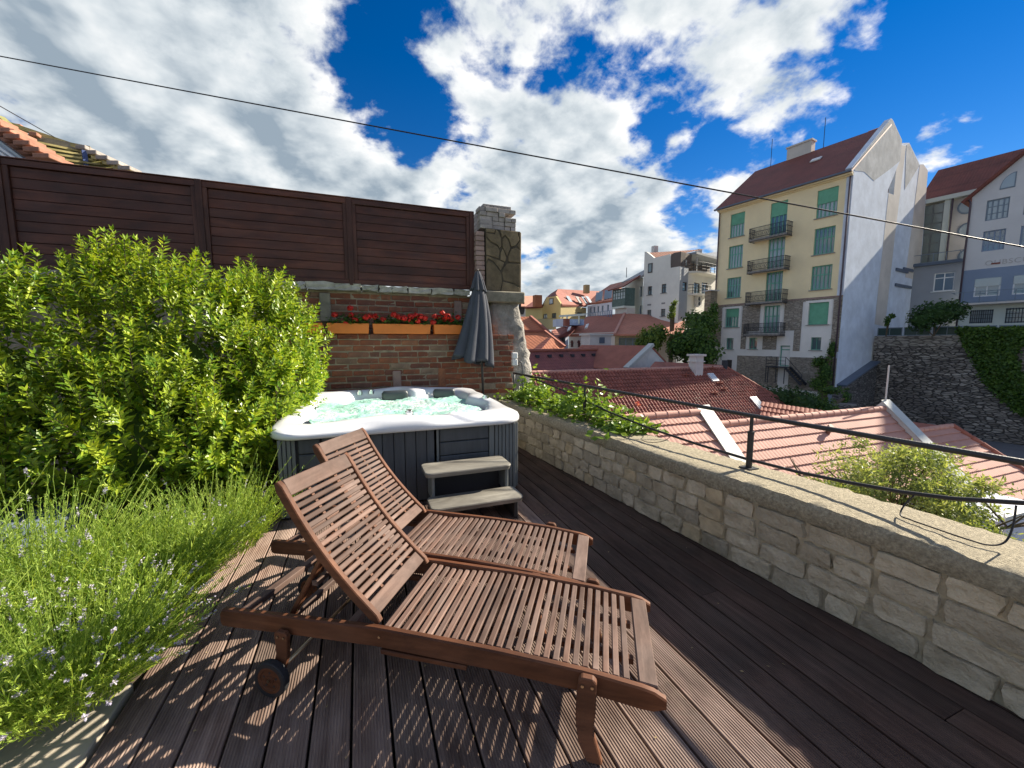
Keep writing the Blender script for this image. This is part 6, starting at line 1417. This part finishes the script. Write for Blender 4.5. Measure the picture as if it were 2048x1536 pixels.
# ------------------------------------------------------------------ mint white and ivory buildings
zi = lambda x, y: (1230+x/8.532, 480+y/8.532)
def wi(F, x0, y0, x1, y1): a = F.uz(*zi(x0, y0)); b = F.uz(*zi(x1, y1)); return (min(a[0], b[0]), max(a[0], b[0]), min(a[1], b[1]), max(a[1], b[1]))
hm = thing('mint_white_building', 'mint white building with slit windows and grey metal roof', 'building', tuple(dep(1268, 620, 52)*[1, 1, 0]+[0, 0, -6.5]))
ma, mb_ = dep(*zi(165, 900), 55), dep(*zi(480, 900), 51); FM = Facade(ma, mb_-ma, -ray(1268, 600)); UM = FM.uz(*zi(478, 900))[0]; zmt = FM.uz(*zi(170, 720))[1]
mw = [wi(FM, 275, 825, 308, 985), wi(FM, 422, 800, 458, 965), wi(FM, 272, 1138, 302, 1278), wi(FM, 415, 1120, 448, 1275)]
FM.wall(0, UM, -6.5, zmt, mw, .2).build('wall', TM['mint_wall'], hm)
for h in mw: FM.window(h, hm, TM['greyf'], TM['glass'], 1, None, .2, 0, None, None, .1)
MB().slab([FM.W(-.3, zmt, .4), FM.W(UM, zmt+.1, .4), FM.W(UM, zmt+3.0, -4), FM.W(1.2, zmt+1.6, -4)], .2).build('roof', TM['slate'], hm); MB().tube([dep(*zi(195, 640), 58), dep(*zi(200, 470), 58)], .05, 5).build('antenna', TM['iron'], hm)
hi_ = thing('ivory_building', 'ivory stepped building with roof terrace and curved balconies', 'building', tuple(dep(1330, 620, 49)*[1, 1, 0]+[0, 0, -6.5]))
ia, ib = dep(*zi(482, 900), 50.5), dep(*zi(1085, 900), 46.5); FI = Facade(ia, ib-ia, -ray(1330, 600)); UI = FI.uz(*zi(1095, 900))[0]
def zi_(x, y, F=None): return (F or FI).uz(*zi(x, y))
zfl = zi_(950, 465)[1]; iw = [wi(FI, 560, 795, 628, 935), wi(FI, 797, 755, 870, 900), wi(FI, 550, 1195, 615, 1290), wi(FI, 785, 1178, 855, 1300)]; zfl = min(zfl, zi_(1100, 450)[1])
FI.wall(0, UI, -6.5, zfl, iw, .2).build('wall', TM['ivory_wall'], hi_)
tw_ = wi(FI, 568, 405, 638, 555)
up_ = [zi_(482, 460), zi_(482, 200), zi_(545, 205), zi_(668, 305), zi_(948, 240), zi_(948, 460)]
for h in iw: FI.window(h, hi_, TM['darkf'], TM['glass'], 2, .6, .2, 0, None, TM['sill'], .1)
MB().extrude([FI.W(0, zfl), FI.W(0, up_[1][1]), FI.W(up_[2][0], up_[2][1]), FI.W(up_[3][0], up_[3][1]), FI.W(up_[4][0], up_[4][1]), FI.W(up_[5][0], zfl)], tuple(-FI.n*.4)).build('attic_wall', TM['ivory_wall'], hi_)
m = MB(); FI.box(m, tw_[0], tw_[1], tw_[2], tw_[3], -.05, .05); o = m.build('window', TM['darkf'], hi_); m = MB(); FI.box(m, tw_[0]+.12, tw_[1]-.12, tw_[2]+.12, tw_[3]-.12, .045, .07); m.build('pane', TM['glass'], o)
MB().slab([FI.W(up_[2][0], up_[2][1]-.05, -.3), FI.W(up_[3][0], up_[3][1]-.05, -.3), FI.W(up_[4][0], up_[4][1]-.05, -.3), FI.W(up_[4][0], up_[2][1]+.6, -7), FI.W(up_[2][0], up_[2][1]+.6, -7)], .1).build('roof', TM['paleor'], hi_)
cc = dep(*zi(678, 165), 53); MB().obox(cc, (1, 0, 0), (0, 1, 0), (0, 0, 1), .30*1.0, .3, .45).build('chimney', TM['chim'], hi_)
u0_, u1_ = zi_(950, 350)[0], UI; m = MB(); FI.box(m, u0_, u1_, zfl+.01, zi_(1100, 210)[1], -1.0, -.05); m.build('roof_box', TM['fibre'], hi_)
# right hand shaded side with balconies
ja, jb = FI.W(UI, 0), dep(*zi(1730, 900), 52); FJ = Facade(ja, jb-ja, -ray(1400, 600)); UJ = 12.5
zj = lambda x, y: FJ.uz(*zi(x, y)); jw = [wi(FJ, 1158, 712, 1228, 875)]
FJ.wall(0, zj(1250, 600)[0], -6.5, zfl, jw, .2).build('side_wall', M('pale_blue_grey_wall', (.44,.47,.50), .9, .06, .6), hi_); FJ.window(jw[0], hi_, TM['darkf'], TM['glass'], 1, .7, .2, 0, None, None, .1)
dh = [wi(FJ, 1350, 718, 1450, 935), wi(FJ, 1485, 718, 1585, 935)]; zj1 = zj(1400, 570)[1]
FJ.wall(zj(1250, 600)[0], UJ, -6.5, zj1, dh, .2).build('balcony_wall', TM['ivory_wall'], hi_)
for h in dh: FJ.window(h, hi_, TM['darkf'], TM['glass'], 2, .75, .2, 0, None, None, .1)
m = MB(); FJ.box(m, zj(1110, 600)[0]+.05, zj(1300, 600)[0], zfl+.01, zj(1200, 215)[1], -1.0, -.02); m.build('roof_box', TM['fibre'], hi_)
wn = wi(FJ, 1158, 330, 1215, 445); m = MB(); FJ.box(m, wn[0], wn[1], wn[2], wn[3], -.03, .04); m.build('window', TM['glass'], hi_)
m = MB(); FJ.box(m, zj(1300, 400)[0], UJ, zj1, zj(1500, 300)[1], -3.5, -2.6); m.build('terrace_back_wall', TM['fibre'], hi_)
m = MB(); FJ.box(m, zj(1300, 400)[0], UJ, zj(1500, 300)[1], zj(1500, 300)[1]+.25, -3.5, .6); m.build('terrace_roof', TM['slate'], hi_)
for x in (1330, 1670): MB().tube([FJ.W(zj(x, 400)[0], zj1, .5), FJ.W(zj(x, 400)[0], zj(x, 310)[1], .5)], .07, 6).build('terrace_post', TM['chim'], hi_)
for yb, x0, x1 in ((565, 1255, 1740), (945, 1245, 1540)):
    a, zb7 = zj(x0, yb); b = zj(x1, yb)[0]; m = MB()
    ring = [FJ.W(a, zb7)]+[FJ.W(a+(b-a)*t, zb7, 1.25*min(1, (4*t*(1-t))**.35)) for t in np.linspace(0.02, .98, 16)]+[FJ.W(b, zb7)]
    o = m.extrude(ring, (0, 0, .22)).build('balcony', TM['ivory_wall'], hi_); m = MB()
    for dz in (1.15, .75, .4): m.tube([p+np.array([0, 0, dz+.1]) for p in ring], .03, 4, False)
    for p in ring[1:-1:2]: m.beam(p+np.array([0, 0, .2]), p+np.array([0, 0, 1.25]), .05, .05)
    m.build('railing', TM['iron'], o)
for y in (1010, 1095):
    c = FJ.W(zj(1375, y)[0], zj(1375, y)[1], .3); m = MB().obox(c, FJ.u, FJ.n, (0, 0, 1), .5, .2, .36).build('air_conditioner', TM['chim'], hi_); MB().tube([c+FJ.n*.2-FJ.u*.08, c+FJ.n*.23-FJ.u*.08], .24, 14).build('fan_grille', TM['iron'], m)
for x, y in ((585, 1105), (825, 1078)): m = MB(); q = wi(FI, x-30, y-10, x+30, y+12); FI.box(m, q[0], q[1], q[2], q[3], -.02, .03); m.build('vent_grille', TM['sill'], hi_)
cc = dep(*zi(1425, 215), 56); MB().obox(cc, (1, 0, 0), (0, 1, 0), (0, 0, 1), .30*1.1, .3, .42).build('chimney', TM['chim'], hi_)
MB().slab([dep(*zi(1300, 262), 55), dep(*zi(1740, 200), 56), dep(*zi(1740, 285), 52), dep(*zi(1300, 292), 51)], .2).build('rear_roof', TM['slate'], hi_)
gp_ = thing('gate_pier', 'small stone clad pier with pale cap left of the apartment block', 'pier', tuple(dep(1422, 620, 43)*[1, 1, 0]+[0, 0, -6.5]))
c = dep(*zi(1630, 1000), 43); MB().box(c[0]-.42, c[0]+.5, c[1]-.4, c[1]+.4, -6.5, c[2]+.75).build('shaft', rubble('pier_stone', (1, 0, 0), (.32,.26,.18), (.42,.35,.25), (.2,.16,.12), .3, .16), gp_); MB().box(c[0]-.6, c[0]+.62, c[1]-.55, c[1]+.55, c[2]+.75, c[2]+.86).build('cap', TM['chim'], gp_)

# ------------------------------------------------------------------ far greenery
TM['ivy'] = leaf_mat('ivy_leaf', (.045,.105,.018), (.12,.22,.035), .3, .4); TM['bright'] = leaf_mat('bright_far_leaf', (.11,.18,.03), (.22,.30,.06), .35, .5); TM['dtree'] = leaf_mat('dark_tree_leaf', (.022,.065,.016), (.05,.115,.024), .25, .45)
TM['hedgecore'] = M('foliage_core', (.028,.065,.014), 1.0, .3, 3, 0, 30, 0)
def foliage(name, label, cat, blobs, dens, size, mat, trunk=-6.5, group=None, base=None):
    c0 = np.mean([b[0] for b in blobs], axis=0); o = thing(name, label, cat, (float(c0[0]), float(c0[1]), trunk) if base is None else base, group=group); P, N = [], []; core = MB()
    for c, r in blobs:
        c = np.array(c); r = np.array(r); n = int(dens*(r[0]*r[1]+r[1]*r[2]+r[0]*r[2])); u = unit(n); k = rng.uniform(.72, 1.08, (n, 1)); k = k*(1+.12*np.sin(u[:, :1]*8+c[0])*np.sin(u[:, 2:]*7))
        P.append(c+u*r*k); N.append(u+rng.normal(0, .5, (n, 3)))
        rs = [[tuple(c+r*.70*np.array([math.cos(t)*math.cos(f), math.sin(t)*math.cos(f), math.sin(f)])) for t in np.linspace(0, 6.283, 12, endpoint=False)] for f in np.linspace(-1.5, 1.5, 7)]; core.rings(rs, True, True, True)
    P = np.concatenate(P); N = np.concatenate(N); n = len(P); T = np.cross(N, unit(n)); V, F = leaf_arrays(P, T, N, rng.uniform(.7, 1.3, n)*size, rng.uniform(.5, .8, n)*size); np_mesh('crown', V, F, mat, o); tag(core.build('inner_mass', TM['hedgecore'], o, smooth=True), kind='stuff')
    m = MB(); b0 = blobs[0][0]
    for b, r in blobs[:3]: m.tube([(b0[0], b0[1], trunk), ((b0[0]+b[0])/2, (b0[1]+b[1])/2, b[2]-r[2]*.9), (b[0], b[1], b[2])], [.22, .16, .06] if trunk < 0 else [.05, .04, .02], 6)
    m.build('trunk', MT['bark'], o)
def BL(x, y, D, rp, k=(1, 1, 1)): r = rp/CAM_F*D; return (dep(x, y, D), (r*k[0], r*k[1], r*k[2]))
foliage('ivy_tree', 'dark ivy covered tree mass left of the apartment block', 'tree', [BL(1385, 684, 36, 40), BL(1408, 650, 38, 28), BL(1360, 694, 36, 27), BL(1426, 624, 40, 15, (.6, .8, 1.2)), BL(1410, 706, 35, 30), BL(1385, 640, 40, 18)], 120, .30, TM['ivy'])
foliage('young_tree', 'light yellow green tree before the tan gate', 'tree', [BL(1300, 680, 37, 26), BL(1318, 668, 37, 18), BL(1284, 690, 37, 16)], 170, .26, TM['bright'])
foliage('climbing_vine', 'bright narrow vine climbing the ivory building corner', 'vine', [BL(1345, 620, 44, 8, (.8, .8, 2.2)), BL(1350, 605, 44, 5), BL(1342, 632, 44, 7)], 220, .22, TM['bright'])
foliage('hedge', 'clipped dark hedge below the outside stair', 'hedge', [BL(1530, 795, 30, 34, (1.1, 1, .7)), BL(1570, 800, 29, 36, (1.1, 1, .75)), BL(1600, 812, 28, 34), BL(1495, 785, 31, 26, (1, 1, .6))], 130, .22, TM['dtree'])
foliage('ivy_hedge', 'ivy hedge hanging over the low wall beside the buttress', 'hedge', [BL(1630, 808, 28.5, 28, (1.2, .6, .8)), BL(1655, 822, 28, 26, (1, .6, .9)), BL(1692, 795, 29, 12, (.6, .6, 1.6)), BL(1660, 780, 30.5, 22, (1.4, .6, .4))], 170, .2, TM['ivy'])
foliage('wall_ivy', 'ivy column climbing the lower right corner of the apartment block', 'ivy', [(tuple(FA_.W(.7, -1.2, .3)), (.8, .5, 1.5)), (tuple(FA_.W(1.2, -.3, .3)), (.9, .4, .5)), (tuple(FA_.W(.4, .8, .25)), (.3, .3, .9)), (tuple(FA_.W(1.0, -2.2, .5)), (1.2, .6, .6))], 200, .2, TM['ivy'])
foliage('terrace_shrub', 'round dark shrub behind the glass panel fence', 'shrub', [BL(1872, 628, 34, 34, (1.2, 1, .75)), BL(1845, 640, 34, 24), BL(1905, 622, 34, 24, (1, 1, .9))], 130, .24, TM['dtree'], 1.98)
foliage('corner_ivy', 'small ivy tuft on the apartment gable above the panel fence', 'ivy', [BL(1775, 642, 36, 7, (.8, .8, 1.6)), BL(1784, 633, 36, 5)], 260, .2, TM['ivy'], 1.98)
iv = thing('hanging_ivy', 'thick curtain of ivy hanging over the retaining wall at the right', 'ivy', tuple(FR.W(-7.5, 2.0, .2)))
P = []
while len(P) < 9000:
    x = rng.uniform(1905, 2120); y = rng.uniform(655, 830); t = (y-660)/170
    xl = np.interp(y, (655, 668, 690, 720, 760, 790, 830), (1915, 1922, 1932, 1952, 1968, 1998, 2045)); xr = np.interp(y, (655, 690, 700, 740, 800, 830), (2120, 2050, 2032, 2040, 2120, 2120))
    if x < xl+rng.normal(0, 5) or x > xr+rng.normal(0, 5): continue
    uu, zz_ = FR.uz(x, y); P.append(FR.W(uu, zz_, abs(rng.normal(.18, .14))))
P = np.array(P); n = len(P); N = FR.n+rng.normal(0, .6, (n, 3)); V, F = leaf_arrays(P, np.cross(N, unit(n)), N, rng.uniform(.14, .28, n), rng.uniform(.12, .22, n)); np_mesh('foliage', V, F, TM['ivy'], iv)
lowm = thing('low_garden_wall', 'low rubble garden wall below the ivy hedge', 'wall', tuple(dep(1690, 830, 28)*[1, 1, 0]+[0, 0, -6.5]))
MB().extrude([dep(1598, 815, 28.2), dep(1720, 808, 28.2), dep(1740, 860, 28.2), dep(1580, 870, 28.2)], (.2, .8, 0)).build('masonry', TM['oldstone2'], lowm)
